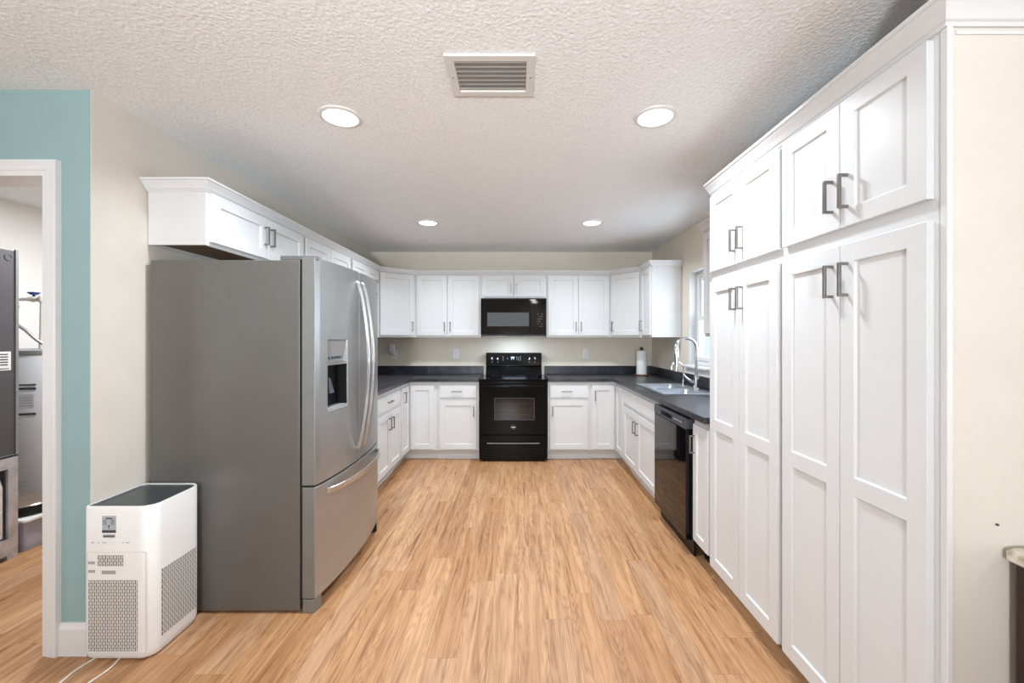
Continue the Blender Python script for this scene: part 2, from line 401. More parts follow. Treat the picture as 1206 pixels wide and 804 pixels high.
struct(obj('wall_living_right', grid_slab(mb(), [CY0, -1.9, -0.5, 1.2], [0, 0.5, 2.3, ZC], {(1, 1)}, CX1, CX1+.1, 'yzx'), 'cream'))
struct(obj('wall_living_back', box(mb(), CX0-.1, CX1+.1, CY0-.1, CY0, 0, ZC), 'cream'))
struct(obj('wall_utility_left', box(mb(), -4.09, -3.99, 1.92, 4.7, 0, ZC), 'utilwall'))
struct(obj('wall_utility_back', box(mb(), -3.99, XL-.12, 4.6, 4.7, 0, ZC), 'utilwall'))
# baseboard on the teal wall
bb = [(0,0),(0.014,0),(0.014,0.115),(0.009,0.128),(0.006,0.14),(0,0.14)]
struct(obj('baseboard_teal', sweep(mb(), [(o, z) for o, z in bb], [(-1.976, 1.80), (XL-.001, 1.80)]), 'trim'))
struct(obj('baseboard_teal_left', sweep(mb(), bb, [(-4.98, 1.80), (-2.925, 1.80)]), 'trim'))
struct(obj('baseboard_partition', sweep(mb(), bb, [(1.12, 1.070), (1.235, 1.070)]), 'trim'))

# door casing (open doorway to the utility room)
dr = struct(thing('door_1', 'x', 'x', (0, 0, 0))); del dr['label']; del dr['category']
bm = mb()
fr = [(0,0.0),(0.0,-0.013),(0.02,-0.014),(0.024,-0.018),(0.045,-0.019),(0.05,-0.022),(0.066,-0.022),(0.068,0)]   # out from opening, y
def casing(bm, pts):
    rings = []
    for (x, z, dx, dz) in pts: rings.append([bm.verts.new((x+dx*o, 1.80+y, z+dz*o)) for o, y in fr])
    k = len(fr)
    for a, b in zip(rings, rings[1:]):
        for j in range(k): bm.faces.new((a[j], a[(j+1) % k], b[(j+1) % k], b[j]))
    bm.faces.new(rings[0]); bm.faces.new(rings[-1][::-1])
casing(bm, [(-2.043, 0, 1, 0), (-2.043, 2.064, 1, 1), (-2.848, 2.064, -1, 1), (-2.848, 0, -1, 0)])
obj('door_casing', bm, 'trim', dr)
bm = mb(); box(bm, -2.043, -2.029, 1.80, 1.92, 0, 2.072); box(bm, -2.861, -2.848, 1.80, 1.92, 0, 2.072); box(bm, -2.848, -2.043, 1.80, 1.92, 2.064, 2.073)
obj('door_jamb', bm, 'trim', dr)

# kitchen window
wn = struct(thing('window_1', 'x', 'x')); del wn['label']; del wn['category']
bm = mb(); rx = XR+.002
box(bm, rx, XR+.13, WY1-.012, WY1+.0, WZ0, WZ1); box(bm, rx, XR+.13, WY0, WY0+.012, WZ0, WZ1); box(bm, rx, XR+.13, WY0+.012, WY1-.012, WZ1-.012, WZ1)
obj('window_reveal', bm, 'trim', wn)
bm = mb(); a0, a1, z0, z1 = WY0+.012, WY1-.012, WZ0+.002, WZ1-.012
for (p, q, r, s) in ((a0, a1, z0, z0+.05), (a0, a1, z1-.05, z1), (a0, a0+.05, z0+.05, z1-.05), (a1-.05, a1, z0+.05, z1-.05)):
    box(bm, XR+.075, XR+.125, p, q, r, s)
obj('window_frame', bm, 'plastic', wn, bevel=.003)
zm = 1.55
bm = mb()   # lower sash (inside) and upper sash (outside)
for (xa, xb, r, s) in ((XR+.06, XR+.085, z0+.05, zm+.02), (XR+.09, XR+.11, zm-.02, z1-.05)):
    box(bm, xa, xb, a0+.05, a1-.05, r, r+.035); box(bm, xa, xb, a0+.05, a1-.05, s-.035, s)
    box(bm, xa, xb, a0+.05, a0+.085, r+.035, s-.035); box(bm, xa, xb, a1-.085, a1-.05, r+.035, s-.035)
obj('window_sash', bm, 'plastic', wn, bevel=.002)
bm = mb(); box(bm, XR+.070, XR+.074, a0+.085, a1-.085, z0+.085, zm-.015); box(bm, XR+.099, XR+.103, a0+.085, a1-.085, zm+.015, z1-.085)
obj('window_pane', bm, 'pane', wn)
bm = mb(); box(bm, XR-.05, XR+.074, WY0-.04, WY1+.04, WZ0-.022, WZ0+.001); obj('window_sill', bm, 'trim', wn, bevel=.006)
bm = mb(); box(bm, XR-.018, XR-.001, WY0-.02, WY1+.02, WZ0-.085, WZ0-.022); obj('window_apron', bm, 'trim', wn, bevel=.004)
bm = mb(); box(bm, XR+.045, XR+.062, 3.56, 3.64, zm+.018, zm+.032); obj('window_lock', bm, 'plastic', wn, bevel=.003)
# frames in the two openings behind the camera
def simple_window(name, axis, u0, u1, z0, z1, w0, w1, mull):
    t = thing(name, 'x', 'x'); del t['label']; del t['category']; struct(t)
    bm = mb()
    us = [u0, u0+.06] + [c for m_ in mull for c in (m_-.03, m_+.03)] + [u1-.06, u1]
    off = {(i, 1) for i in range(1, len(us)-1, 2)}
    grid_slab(bm, us, [z0, z0+.06, z1-.06, z1], off, w0, w1, axis); obj('window_frame', bm, 'trim', t)
simple_window('window_2', 'yzx', -2.0, -.6, 0.5, 2.3, CX0-.09, CX0-.02, [-1.3])
simple_window('window_3', 'yzx', -1.9, -0.5, 0.5, 2.3, CX1+.02, CX1+.09, [-1.2])

# ------------------------------------------------------------------ cabinet parts
T = 0.020
def shaker(w, h, holes=None, s=0.057, rec=0.009, flat=False):
    """door lying in local x/z, back face at y=0, front at y=-T"""
    bm = mb()
    if flat: return box(bm, 0, w, -T, 0, 0, h)
    if holes is None: holes = [(s, h-s)]
    xs = [0, s, w-s, w]; zs = [0]; hrows = set()
    for a, b in holes:
        zs.append(a); hrows.add(len(zs)-1); zs.append(b)
    zs.append(h)
    V = {}
    def v(x, y, z):
        k = (round(x, 5), round(y, 5), round(z, 5))
        if k not in V: V[k] = bm.verts.new((x, y, z))
        return V[k]
    for i in range(3):
        for j in range(len(zs)-1):
            x0, x1, z0, z1 = xs[i], xs[i+1], zs[j], zs[j+1]
            if i == 1 and j in hrows:
                y2 = -T+rec; c = .0015
                xa, xb, za, zb = x0+c, x1-c, z0+c, z1-c
                bm.faces.new((v(xa,y2,za), v(xb,y2,za), v(xb,y2,zb), v(xa,y2,zb)))
                bm.faces.new((v(x0,-T,z0), v(x1,-T,z0), v(xb,y2,za), v(xa,y2,za)))
                bm.faces.new((v(x0,-T,z1), v(x1,-T,z1), v(xb,y2,zb), v(xa,y2,zb)))
                bm.faces.new((v(x0,-T,z0), v(x0,-T,z1), v(xa,y2,zb), v(xa,y2,za)))
                bm.faces.new((v(x1,-T,z0), v(x1,-T,z1), v(xb,y2,zb), v(xb,y2,za)))
            else:
                bm.faces.new((v(x0,-T,z0), v(x1,-T,z0), v(x1,-T,z1), v(x0,-T,z1)))
            # back
            bm.faces.new((v(x0,0,z0), v(x1,0,z0), v(x1,0,z1), v(x0,0,z1)))
    for i in range(3):
        for z in (0, h): bm.faces.new((v(xs[i],-T,z), v(xs[i+1],-T,z), v(xs[i+1],0,z), v(xs[i],0,z)))
    for j in range(len(zs)-1):
        for x in (0, w): bm.faces.new((v(x,-T,zs[j]), v(x,-T,zs[j+1]), v(x,0,zs[j+1]), v(x,0,zs[j])))
    return bm
HL = 0.112
def pull(parent, x, z, horiz=False, L=HL):
    """square bar pull centred at x,z on a door front"""
    bm = mb(); t = .0095; so = .032; h = L/2
    def b(u0, u1, y0, y1, c=t/2):
        if horiz: box(bm, x+u0, x+u1, y0, y1, z-c, z+c)
        else: box(bm, x-c, x+c, y0, y1, z+u0, z+u1)
    b(-h, h, -T-so, -T-so+t); b(-h, -h+t, -T-so+t, -T); b(h-t, h, -T-so+t, -T)
    return obj('handle', bm, 'nickel', parent, bevel=.0012)
def door(parent, x, z, w, h, hx=None, hz=None, holes=None, name='door', horiz=False, flat=False, s=0.057):
    """x,z lower-left on the cabinet face; hx,hz handle centre in cabinet coordinates"""
    d = obj(name, shaker(w, h, holes, s=s, flat=flat), 'cab', parent, bevel=.0016, loc=(x, 0, z))
    if hx is not None: pull(d, hx-x, hz-z, horiz)
    return d

BZ0, BZ1 = 0.112, 0.876
YF = 4.64          # face frame of the back run
XFR = 1.10         # face frame right run
XFL = -1.218       # face frame left run
def base_cab(label, loc, rz, w, depth, toe='cab', toe_in=.072, z0=BZ0):
    t = thing('base_cabinet', label, 'cabinet', loc, rz, None)
    obj('cabinet_body', box(mb(), 0, w, 0, depth, z0, BZ1), 'cab', t)
    bm = mb(); box(bm, 0, w, toe_in, toe_in+.016, 0, z0); box(bm, 0, w, toe_in-.012, toe_in, 0, .022)
    obj('toe_kick', bm, toe, t)
    return t
# --- left wall run: local x = world Y - loc.y ; front faces +X
R90 = PI/2
t = base_cab('white base cabinet with one drawer over two doors, just past the fridge', (XFL, 3.535, 0), R90, 0.735, 0.62)
door(t, .018, .70, .696, .138, .345, .77, name='drawer', horiz=True, flat=True)
door(t, .018, .126, .346, .541, .325, .564); door(t, .368, .126, .346, .541, .405, .564)
# --- left corner cabinet (two doors meeting in the corner)
t = thing('corner_base_cabinet', 'white corner base cabinet left of the range with two doors meeting in the corner', 'cabinet', (0,0,0))
obj('cabinet_body', prism(mb(), [(XL+.01,4.272),(XFL,4.272),(XFL,YF),(-.90,YF),(-.90,YB-.005),(XL+.01,YB-.005)], BZ0, BZ1), 'cab', t)
obj('toe_kick', prism(mb(), [(XFL-.09,4.272),(XFL-.072,4.272),(XFL-.072,YF+.072),(-.90,YF+.072),(-.90,YF+.09),(XFL-.09,YF+.09)], 0, BZ0), 'cab', t)
d = obj('door', shaker(.302, .712), 'cab', t, bevel=.0016, loc=(XFL, 4.288, .126)); d.rotation_euler.z = R90; pull(d, .085, .735-.126)
d = obj('door', shaker(.262, .712), 'cab', t, bevel=.0016, loc=(-1.195, YF, .126))
# --- back run, left of range
t = base_cab('white base cabinet with drawer over single door, left side of the range', (-.898, YF, 0), 0, .462, .575)
door(t, .03, .70, .408, .138, .22, .77, name='drawer', horiz=True, flat=True)
door(t, .03, .126, .408, .541, .408, .55)
# --- back run, right of range
t = base_cab('white base cabinet with drawer over single door, right side of the range', (.334, YF, 0), 0, .468, .575)
door(t, .022, .70, .42, .138, .21, .77, name='drawer', horiz=True, flat=True)
door(t, .022, .126, .42, .541, .05, .55)
# --- right corner cabinet
t = thing('corner_base_cabinet', 'white corner base cabinet right of the range, below the paper towel', 'cabinet', (0,0,0))
obj('cabinet_body', prism(mb(), [(.804,YF),(XFR,YF),(XFR,4.285),(XR-.01,4.285),(XR-.01,YB-.005),(.804,YB-.005)], BZ0, BZ1), 'cab', t)
obj('toe_kick', prism(mb(), [(.804,YF+.072),(XFR+.072,YF+.072),(XFR+.072,4.285),(XFR+.09,4.285),(XFR+.09,YF+.09),(.804,YF+.09)], 0, BZ0), 'cab', t)
d = obj('door', shaker(.25, .712), 'cab', t, bevel=.0016, loc=(.822, YF, .126)); pull(d, .035, .72-.126)
d = obj('door', shaker(.29, .712), 'cab', t, bevel=.0016, loc=(XFR, 4.595, .126)); d.rotation_euler.z = -R90
# --- sink base (right run: local x = loc.y - world Y)
t = thing('sink_base_cabinet', 'white sink base cabinet with two plain false drawer fronts over two doors', 'cabinet', (XFR, 4.282, 0), -R90)
bm = grid_slab(mb(), [0, .02, 1.05, 1.068], [0, .02, .55, .57], {(1, 1)}, BZ0, BZ1-.001, 'xyz'); box(bm, .02, 1.05, .02, .55, BZ0, BZ0+.016)
obj('cabinet_body', bm, 'cab', t)
bm = mb(); box(bm, 0, 1.068, .072, .088, 0, BZ0); box(bm, 0, 1.068, .06, .072, 0, .022); obj('toe_kick', bm, 'cab', t)
door(t, .014, .70, .475, .138, name='false_drawer_front', flat=True); door(t, .505, .70, .475+.05, .138, name='false_drawer_front', flat=True)
door(t, .014, .126, .475, .541, .455, .54); door(t, .505, .126, .525, .541, .54, .54)
# --- narrow cabinet next to the pantry
t = base_cab('narrow white base cabinet with one tall door, between dishwasher and pantry', (XFR, 2.592, 0), -R90, .234, .57, toe='blackmatt')
door(t, .022, .126, .20, .712, .045, .715, s=.05)

# ------------------------------------------------------------------ upper cabinets
UZ0, UZ1 = 1.37, 2.122
UB = .305      # body depth
def upper(label, loc, rz, w, z0, z1, depth=UB, name='wall_cabinet'):
    t = thing(name, label, 'cabinet', (loc[0], loc[1], z0), rz)
    h = z1-z0
    # box with open recess under it (frame lip all round) like a face-frame cabinet
    bm = grid_slab(mb(), [0, .02, w-.02, w], [0, .02, depth-.012, depth], {(1,1)}, 0, .016, 'xyz')
    box(bm, 0, w, 0, depth, .016, h)
    obj('cabinet_body', bm, 'cab', t)
    return t
def udoors(t, specs, h0, h1):
    for (x, w_, hx, hz) in specs: door(t, x, h0, w_, h1-h0, hx, hz)
XUL = -1.56; DU0, DU1 = .022, .726
# over-fridge cabinet, with bare wood underside
t = upper('short white wall cabinet with two doors directly above the fridge', (XUL, 2.078), R90, .936, 1.832, UZ1, .287)
udoors(t, [(.024, .455, .452, .153), (.484, .43, .513, .153)], .018, .264)
obj('underside_panel', box(mb(), .021, .915, .021, .275, .012, .0158), 'underwood', t)
t = upper('white wall cabinet with two doors, first beyond the short one over the fridge', (XUL, 3.016), R90, .848, UZ0, UZ1, .287)
udoors(t, [(.016, .395, .38, .125), (.418, .395, .45, .125)], DU0, DU1)
t = upper('white wall cabinet with two doors on the left wall, beside the angled corner cabinet', (XUL, 3.866), R90, .75, UZ0, UZ1, .287)
udoors(t, [(.016, .378, .36, .125), (.40, .336, .432, .125)], DU0, DU1)
# diagonal left
YU = 4.915
t = thing('corner_wall_cabinet', 'white angled corner wall cabinet at the left end of the back wall', 'cabinet', (XUL, 4.618, UZ0))
P5 = [(0,0),(-UB+.017,0),(-UB+.017,.60),(.35,.60),(.35,YU-4.618)]
obj('cabinet_body', prism(mb(), P5[::-1], 0, UZ1-UZ0), 'cab', t)
ang = math.atan2(YU-4.618, .35); ln = math.hypot(.35, YU-4.618)
d = obj('door', shaker(ln-.05, DU1-DU0), 'cab', t, bevel=.0016, loc=(.025*math.cos(ang), .025*math.sin(ang), DU0)); d.rotation_euler.z = ang
pull(d, ln-.05-.03, .103)
t = upper('white two-door wall cabinet on the back wall, left side of the microwave', (-1.208, YU), 0, .77, UZ0, UZ1)
udoors(t, [(.020, .352, .345, .125), (.384, .366, .412, .125)], DU0, DU1)
t = upper('short white two-door wall cabinet above the microwave', (-.436, YU), 0, .772, 1.832, UZ1)
udoors(t, [(.016, .366, .355, .113), (.392, .366, .417, .113)], .016, .264)
t = upper('white two-door wall cabinet on the back wall, right side of the microwave', (.338, YU), 0, .75, UZ0, UZ1)
udoors(t, [(.016, .355, .345, .125), (.378, .355, .405, .125)], DU0, DU1)
# diagonal right
XUR = 1.375
t = thing('corner_wall_cabinet', 'white angled corner wall cabinet above the paper towel', 'cabinet', (1.09, YU, UZ0))
P5 = [(0,0),(0,.305),(.585,.305),(.585,4.608-YU),(XUR-1.09,4.608-YU)]
obj('cabinet_body', prism(mb(), P5, 0, UZ1-UZ0), 'cab', t)
ang = math.atan2(4.608-YU, XUR-1.09); ln = math.hypot(XUR-1.09, YU-4.608)
d = obj('door', shaker(ln-.045, DU1-DU0), 'cab', t, bevel=.0016, loc=(.022*math.cos(ang), .022*math.sin(ang), DU0)); d.rotation_euler.z = ang
pull(d, .03, .103)
t = upper('narrow white wall cabinet left of the window, its plain side towards the room', (XUR, 4.605), -R90, .345, UZ0, UZ1, .30)
udoors(t, [(.018, .306, .055, .125)], DU0, DU1)
t = upper('tall white wall cabinet between the window and the pantry', (XUR, 3.06), -R90, .70, 1.375, 2.15, .30)
udoors(t, [(.016, .33, .315, .06), (.354, .33, .38, .06)], .022, .75)

# crown mouldings
def crown_prof(z0, z1, p):
    h = z1-z0
    return [(0, z0), (.006, z0), (.010, z0+.12*h), (.016, z0+.18*h), (.3*p+.012, z0+.45*h), (.8*p, z0+.70*h), (.86*p, z0+.78*h), (p, z0+.82*h), (p, z1), (0, z1)]
cp = crown_prof(2.098, 2.152, .048)
# outside on the right of travel: go along the fronts from right wall -> left wall
pathU = [(XL+.002, 2.078), (XUL, 2.078), (XUL, 4.618), (-1.21, YU), (1.09, YU), (XUR, 4.608), (XUR, 4.26), (XR-.002, 4.26)]
tag(obj('crown_moulding', sweep(mb(), cp, pathU), 'cab'), 'white crown moulding running round the top of the left, back and corner wall cabinets', 'moulding')
cp2 = crown_prof(2.135, 2.203, .045)
tag(obj('crown_moulding', sweep(mb(), cp2, [(XR-.002, 3.061), (XUR, 3.061), (XUR, 2.42)][::1]), 'cab'), 'short white crown moulding on the cabinet between window and pantry', 'moulding')

# ------------------------------------------------------------------ pantry cabinets
def pantry(label, y_far, w):
    t = thing('pantry_cabinet', label, 'cabinet', (XFR, y_far, 0), -R90)
    obj('cabinet_body', box(mb(), 0, w, 0, .565, .085, 2.19), 'cab', t)
    obj('toe_kick', box(mb(), 0, w, .075, .09, 0, .085), 'cab', t)
    hw = (w-.042)/2; z0 = .09
    holes = [(.062, .858-z0), (.919-z0, 1.616-z0)]
    c = w/2
    for x in (.013, c+.002):
        hx = c-.031 if x < .1 else c+.034
        door(t, x if x < .1 else c+.002, z0, c-.015 if x < .1 else w-c-.02, 1.678-z0, hx, 1.56, holes=holes, s=.058)
        door(t, x if x < .1 else c+.002, 1.735, c-.015 if x < .1 else w-c-.02, 2.155-1.735, hx, 1.85, s=.058)
    return t
pantry('tall white pantry cabinet with four doors, next to the counter end', 2.356, .64)
pantry('tall white pantry cabinet with four doors, nearest the camera beside the cream wall', 1.715, .634)
cp3 = crown_prof(2.165, 2.230, .05)
tag(obj('crown_moulding', sweep(mb(), cp3, [(XFR-.0005, 2.357), (XFR-.0005, 1.0695)], dout=(1, 0)), 'cab'), 'white crown moulding along the top of the tall pantry doors', 'moulding')
struct(obj('trim_3', sweep(mb(), cp3, [(XFR-.0005, 1.0695), (4.4, 1.0695)], din=(0, -1)), 'cab'))
bm = prism(mb(), [(1.0965,1.062),(1.112,1.062),(1.112,1.0698),(1.0998,1.0698),(1.0998,1.0805),(1.0965,1.0805)], 0, 2.164)
struct(obj('trim_1', bm, 'trim', None, bevel=.002))
bm = mb(); box(bm, 1.125, 4.4, 1.066, 1.0698, 2.147, 2.157)
struct(obj('trim_2', bm, 'trim', None, bevel=.0015))

# ------------------------------------------------------------------ counters and sink
ZT = .914
t = thing('countertop', 'dark charcoal countertop with backsplash, left of the range', 'countertop', (0,0,0))
xs = [XL+.002, -1.183, -.4325]; ys = [3.03, 4.598, YB-.003]
obj('counter_slab', grid_slab(mb(), xs, ys, {(1, 0)}, BZ1, ZT, 'xyz'), 'counter', t, bevel=.006, segs=3)
bm = mb(); prism(bm, [(XL+.002,3.03),(XL+.02,3.03),(XL+.02,YB-.021),(-.4325,YB-.021),(-.4325,YB-.003),(XL+.002,YB-.003)], ZT, 1.012)
obj('backsplash', bm, 'counter', t, bevel=.003)
t = thing('countertop', 'dark charcoal countertop with backsplash, right of the range and holding the sink', 'countertop', (0,0,0))
SX0, SX1, SY0, SY1 = 1.15, 1.585, 3.29, 4.065
xs = [.3315, 1.055, SX0+.01, SX1-.07, XR-.002]; ys = [2.358, SY0+.015, SY1-.015, 4.598, YB-.003]
off = {(0, 0), (0, 1), (0, 2), (2, 1)}
obj('counter_slab', grid_slab(mb(), xs, ys, off, BZ1, ZT, 'xyz'), 'counter', t, bevel=.006, segs=3)
bm = mb(); prism(bm, [(.3315,YB-.003),(.3315,YB-.021),(XR-.02,YB-.021),(XR-.02,2.358),(XR-.002,2.358),(XR-.002,YB-.003)], ZT, 1.012)
obj('backsplash', bm, 'counter', t, bevel=.003)
# sink
t = thing('kitchen_sink', 'stainless steel drop-in sink set in the counter under the window', 'sink', (0,0,ZT))
bx0, bx1, by0, by1 = SX0+.03, SX1-.10, SY0+.035, SY1-.035
bm = grid_slab(mb(), [SX0, bx0, bx1, SX1], [SY0, by0, by1, SY1], {(1, 1)}, .0005, .006, 'xyz')
obj('rim', bm, 'sinksteel', t, bevel=.003)
ym = (by0+by1)/2
for (ya, yb_) in ((by0, ym-.012), (ym+.012, by1)):
    bm = mb()
    def rr(x0, x1, y0, y1, r, z, n=5):
        pts = []
        for (cx_, cy_, a0_) in ((x1-r, y1-r, 0), (x0+r, y1-r, PI/2), (x0+r, y0+r, PI), (x1-r, y0+r, 1.5*PI)):
            for k in range(n+1):
                a = a0_+PI/2*k/n; pts.append(bm.verts.new((cx_+r*math.cos(a), cy_+r*math.sin(a), z)))
        return pts
    R1 = rr(bx0, bx1, ya, yb_, .04, .004); R2 = rr(bx0+.008, bx1-.008, ya+.008, yb_-.008, .045, -.15); R3 = rr(bx0+.03, bx1-.03, ya+.03, yb_-.03, .04, -.18)
    for A, B in ((R1, R2), (R2, R3)):
        for k in range(len(A)): bm.faces.new((A[k], A[(k+1) % len(A)], B[(k+1) % len(A)], B[k]))
    bm.faces.new(R3[::-1])
    o = obj('basin', bm, 'sinksteel', t, smooth=True)
    m_ = o.modifiers.new('thick', 'SOLIDIFY'); m_.thickness = .002; m_.offset = 1
    obj('drain', lathe(mb(), [(.045, -.1795), (.045, -.176), (.03, -.175)], 20, (bx0+bx1)/2, (ya+yb_)/2), 'chrome', o)
obj('bowl_divider', box(mb(), bx0, bx1, ym-.012, ym+.012, -.02, .004), 'sinksteel', t)
# main faucet: spring-less pull-down with high arc
FX, FY = 1.545, 3.60
t = thing('kitchen_faucet', 'tall chrome pull-down faucet with arched neck behind the sink', 'faucet', (FX, FY, ZT+.006))
obj('base', lathe(mb(), [(.028, 0), (.028, .006), (.022, .012), (.021, .11), (.018, .125)], 24), 'chrome', t, smooth=True)
pts = [(0,0,.12), (0,0,.30)]
for k in range(1, 13):
    a = PI*k/12*.93; pts.append((-.088*(1-math.cos(a)), 0, .352+.088*math.sin(a)))
pts.insert(2, (0, 0, .345))
obj('spout', tube(mb(), pts, .0125, 14), 'chrome', t, smooth=True)
ex, _, ez = pts[-1]
obj('spray_head', tube(mb(), [(ex, 0, ez+.004), (ex-.001, 0, ez-.03), (ex+.001, 0, ez-.08), (ex+.004, 0, ez-.15), (ex+.004, 0, ez-.19), (ex+.004, 0, ez-.215)], [.015, .018, .020, .017, .020, .023], 16), 'chrome', t, smooth=True)
h = obj('lever', tube(mb(), [(-.018, 0, .065), (-.045, .005, .068), (-.075, .02, .095), (-.10, .03, .125)], [.012, .011, .007, .006], 10), 'chrome', t, smooth=True)
t = thing('water_dispenser_faucet', 'slim chrome filtered-water faucet left of the main faucet', 'faucet', (1.535, 3.86, ZT+.006))
obj('base', lathe(mb(), [(.02, 0), (.02, .005), (.011, .01), (.011, .045), (.007, .055)], 18), 'chrome', t, smooth=True)
pts = [(0,0,.05), (0,0,.16)] + [(-.055*(1-math.cos(PI*k/10)), 0, .165+.055*math.sin(PI*k/10)) for k in range(1, 11)] + [(-.11, 0, .145)]
obj('spout', tube(mb(), pts, .0055, 10), 'chrome', t, smooth=True)
obj('lever', tube(mb(), [(0, -.008, .035), (.0, -.03, .04)], .005, 8), 'blackmatt', t, smooth=True)
# paper towel
t = thing('paper_towel_holder', 'upright paper towel holder with round brown base and dark knob, in the counter corner', 'paper towel holder', (1.475, 4.96, ZT))
obj('base', lathe(mb(), [(.082, 0), (.085, .004), (.085, .012), (.08, .016)], 40), 'browntop', t, smooth=True)
obj('post', lathe(mb(), [(.006, .016), (.006, .305), (.0075, .306)], 12), 'bronze', t, smooth=True)
obj('knob', lathe(mb(), [(.008, .303), (.016, .310), (.019, .32), (.016, .332), (.006, .338)], 20), 'bronze', t, smooth=True)
bm = mb()
ro, ri, n = .061, .02, 48
rings = [[bm.verts.new((r*math.cos(2*PI*k/n), r*math.sin(2*PI*k/n), z)) for k in range(n)] for r, z in ((ri, .018), (ro-.002, .018), (ro, .022), (ro, .294), (ro-.002, .298), (ri, .298))]
for i in range(6):
    A, B = rings[i], rings[(i+1) % 6]
    for k in range(n): bm.faces.new((A[k], A[(k+1) % n], B[(k+1) % n], B[k]))
tag(obj('paper_towel_roll', bm, 'paper', None, smooth=True, loc=(1.475, 4.96, ZT)), 'white paper towel roll standing on the holder', 'paper towels')

# ------------------------------------------------------------------ refrigerator
fr_ = thing('refrigerator', 'stainless french-door refrigerator with bottom freezer drawer and water dispenser', 'refrigerator', (-1.083, 2.065, 0), R90)
FW = .925
obj('case', box(mb(), 0, FW, .0, .740, .012, 1.753), 'case', fr_, bevel=.004)
obj('gasket', box(mb(), .012, FW-.012, -.012, 0, .05, 1.745), 'gasket', fr_)
def ff(x):   # front surface (negative y), gently bowed with softened ends
    u = (x/FW-.5)*2; y = .118-.040*abs(u)**2.2
    e = min(x, FW-x)
    if e < .012: y -= (.012-e)*.3
    return -y
def curved(bm, x0, x1, z0, z1, holes=None, yb=-.012, n=14, hx=None, hd=.055):
    xs = sorted(set([x0+(x1-x0)*k/n for k in range(n+1)] + (list(hx) if hx else [])))
    if hx: xs = [x for x in xs if not (hx[0] < x < hx[1] and False)]
    zs = [z0, z1] if not holes else [z0, holes[0], holes[1], z1]
    V = {}
    def v(x, y, z):
        k = (round(x,5), round(y,5), round(z,5))
        if k not in V: V[k] = bm.verts.new((x, y, z))
        return V[k]
    hole = lambda x, j: bool(holes) and j == 1 and hx[0]-1e-6 <= x < hx[1]-1e-6
    for a, b in zip(xs, xs[1:]):
        for j in range(len(zs)-1):
            if hole(a, j): 
                for z in (zs[1], zs[2]): bm.faces.new((v(a, ff(a), z), v(b, ff(b), z), v(b, ff(b)+hd, z), v(a, ff(a)+hd, z)))
                continue
            bm.faces.new((v(a, ff(a), zs[j]), v(b, ff(b), zs[j]), v(b, ff(b), zs[j+1]), v(a, ff(a), zs[j+1])))
            
        for z in (z0, z1): bm.faces.new((v(a, ff(a), z), v(b, ff(b), z), v(b, yb, z), v(a, yb, z)))
    for x in (x0, x1):
        for j in range(len(zs)-1): bm.faces.new((v(x, ff(x), zs[j]), v(x, ff(x), zs[j+1]), v(x, yb, zs[j+1]), v(x, yb, zs[j])))
    bm.faces.new((v(x0, yb, z0), v(x1, yb, z0), v(x1, yb, z1), v(x0, yb, z1)))
    if holes:
        for x in hx: bm.faces.new((v(x, ff(x), zs[1]), v(x, ff(x), zs[2]), v(x, ff(x)+hd, zs[2]), v(x, ff(x)+hd, zs[1])))
    return bm
DHX = (.097, .300); DHZ = (.985, 1.357)
d1 = obj('door', curved(mb(), 0, .4600, .634, 1.766, DHZ, hx=DHX), 'steel', fr_, bevel=.003)
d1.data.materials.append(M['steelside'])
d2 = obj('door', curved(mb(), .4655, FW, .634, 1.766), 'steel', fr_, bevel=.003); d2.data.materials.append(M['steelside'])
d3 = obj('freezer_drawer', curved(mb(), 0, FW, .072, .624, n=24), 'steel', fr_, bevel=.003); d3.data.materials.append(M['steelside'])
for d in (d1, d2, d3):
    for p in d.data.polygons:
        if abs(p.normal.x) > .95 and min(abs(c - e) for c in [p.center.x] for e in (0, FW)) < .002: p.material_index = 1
# dispenser in the near door
dp = obj('dispenser_cavity', (lambda bm: box(bm, DHX[0], DHX[1], ff(.2)+.054, ff(.2)+.058, DHZ[0], 1.228))(mb()), 'blackmatt', d1)
bm = mb()
yA = ff(.2)+.052; yF = ff(DHX[0])+.010
v = [bm.verts.new(p) for p in ((DHX[0]+.002, yF+.004, DHZ[1]-.002), (DHX[1]-.002, ff(DHX[1])+.010, DHZ[1]-.002), (DHX[1]-.002, ff(DHX[1])+.030, 1.235), (DHX[0]+.002, yF+.024, 1.235))]
u = [bm.verts.new((q.co.x, q.co.y+.004, q.co.z)) for q in v]
bm.faces.new(v); bm.faces.new(u[::-1])
for i in range(4): bm.faces.new((v[i], v[(i+1) % 4], u[(i+1) % 4], u[i]))
obj('control_panel', bm, 'greyplastic', d1)
bm = mb()
for k in range(5): box(bm, .125+.033*k, .142+.033*k, ff(.2)+.018, ff(.2)+.0205, 1.252, 1.266)
obj('control_icons', bm, 'darkprint', d1)
bm = mb(); prism(bm, [(DHX[0]+.001, ff(DHX[0])+.003), (DHX[1]-.001, ff(DHX[1])+.003), (DHX[1]-.001, ff(DHX[1])+.05), (DHX[0]+.001, ff(DHX[0])+.05)], 1.222, 1.234); obj('shelf_ledge', bm, 'steelhandle', d1)
for x in DHX: obj('cavity_side', box(mb(), min(x, x+(.003 if x == DHX[0] else -.003)), max(x, x+(.003 if x == DHX[0] else -.003)), ff(x)+.004, ff(.2)+.054, DHZ[0], 1.222), 'blackmatt', d1)
obj('drip_tray', prism(mb(), [(DHX[0]+.003, ff(DHX[0])+.002), (DHX[1]-.003, ff(DHX[1])+.002), (DHX[1]-.003, ff(.2)+.054), (DHX[0]+.003, ff(.2)+.054)], DHZ[0], DHZ[0]+.012), 'greyplastic', d1)
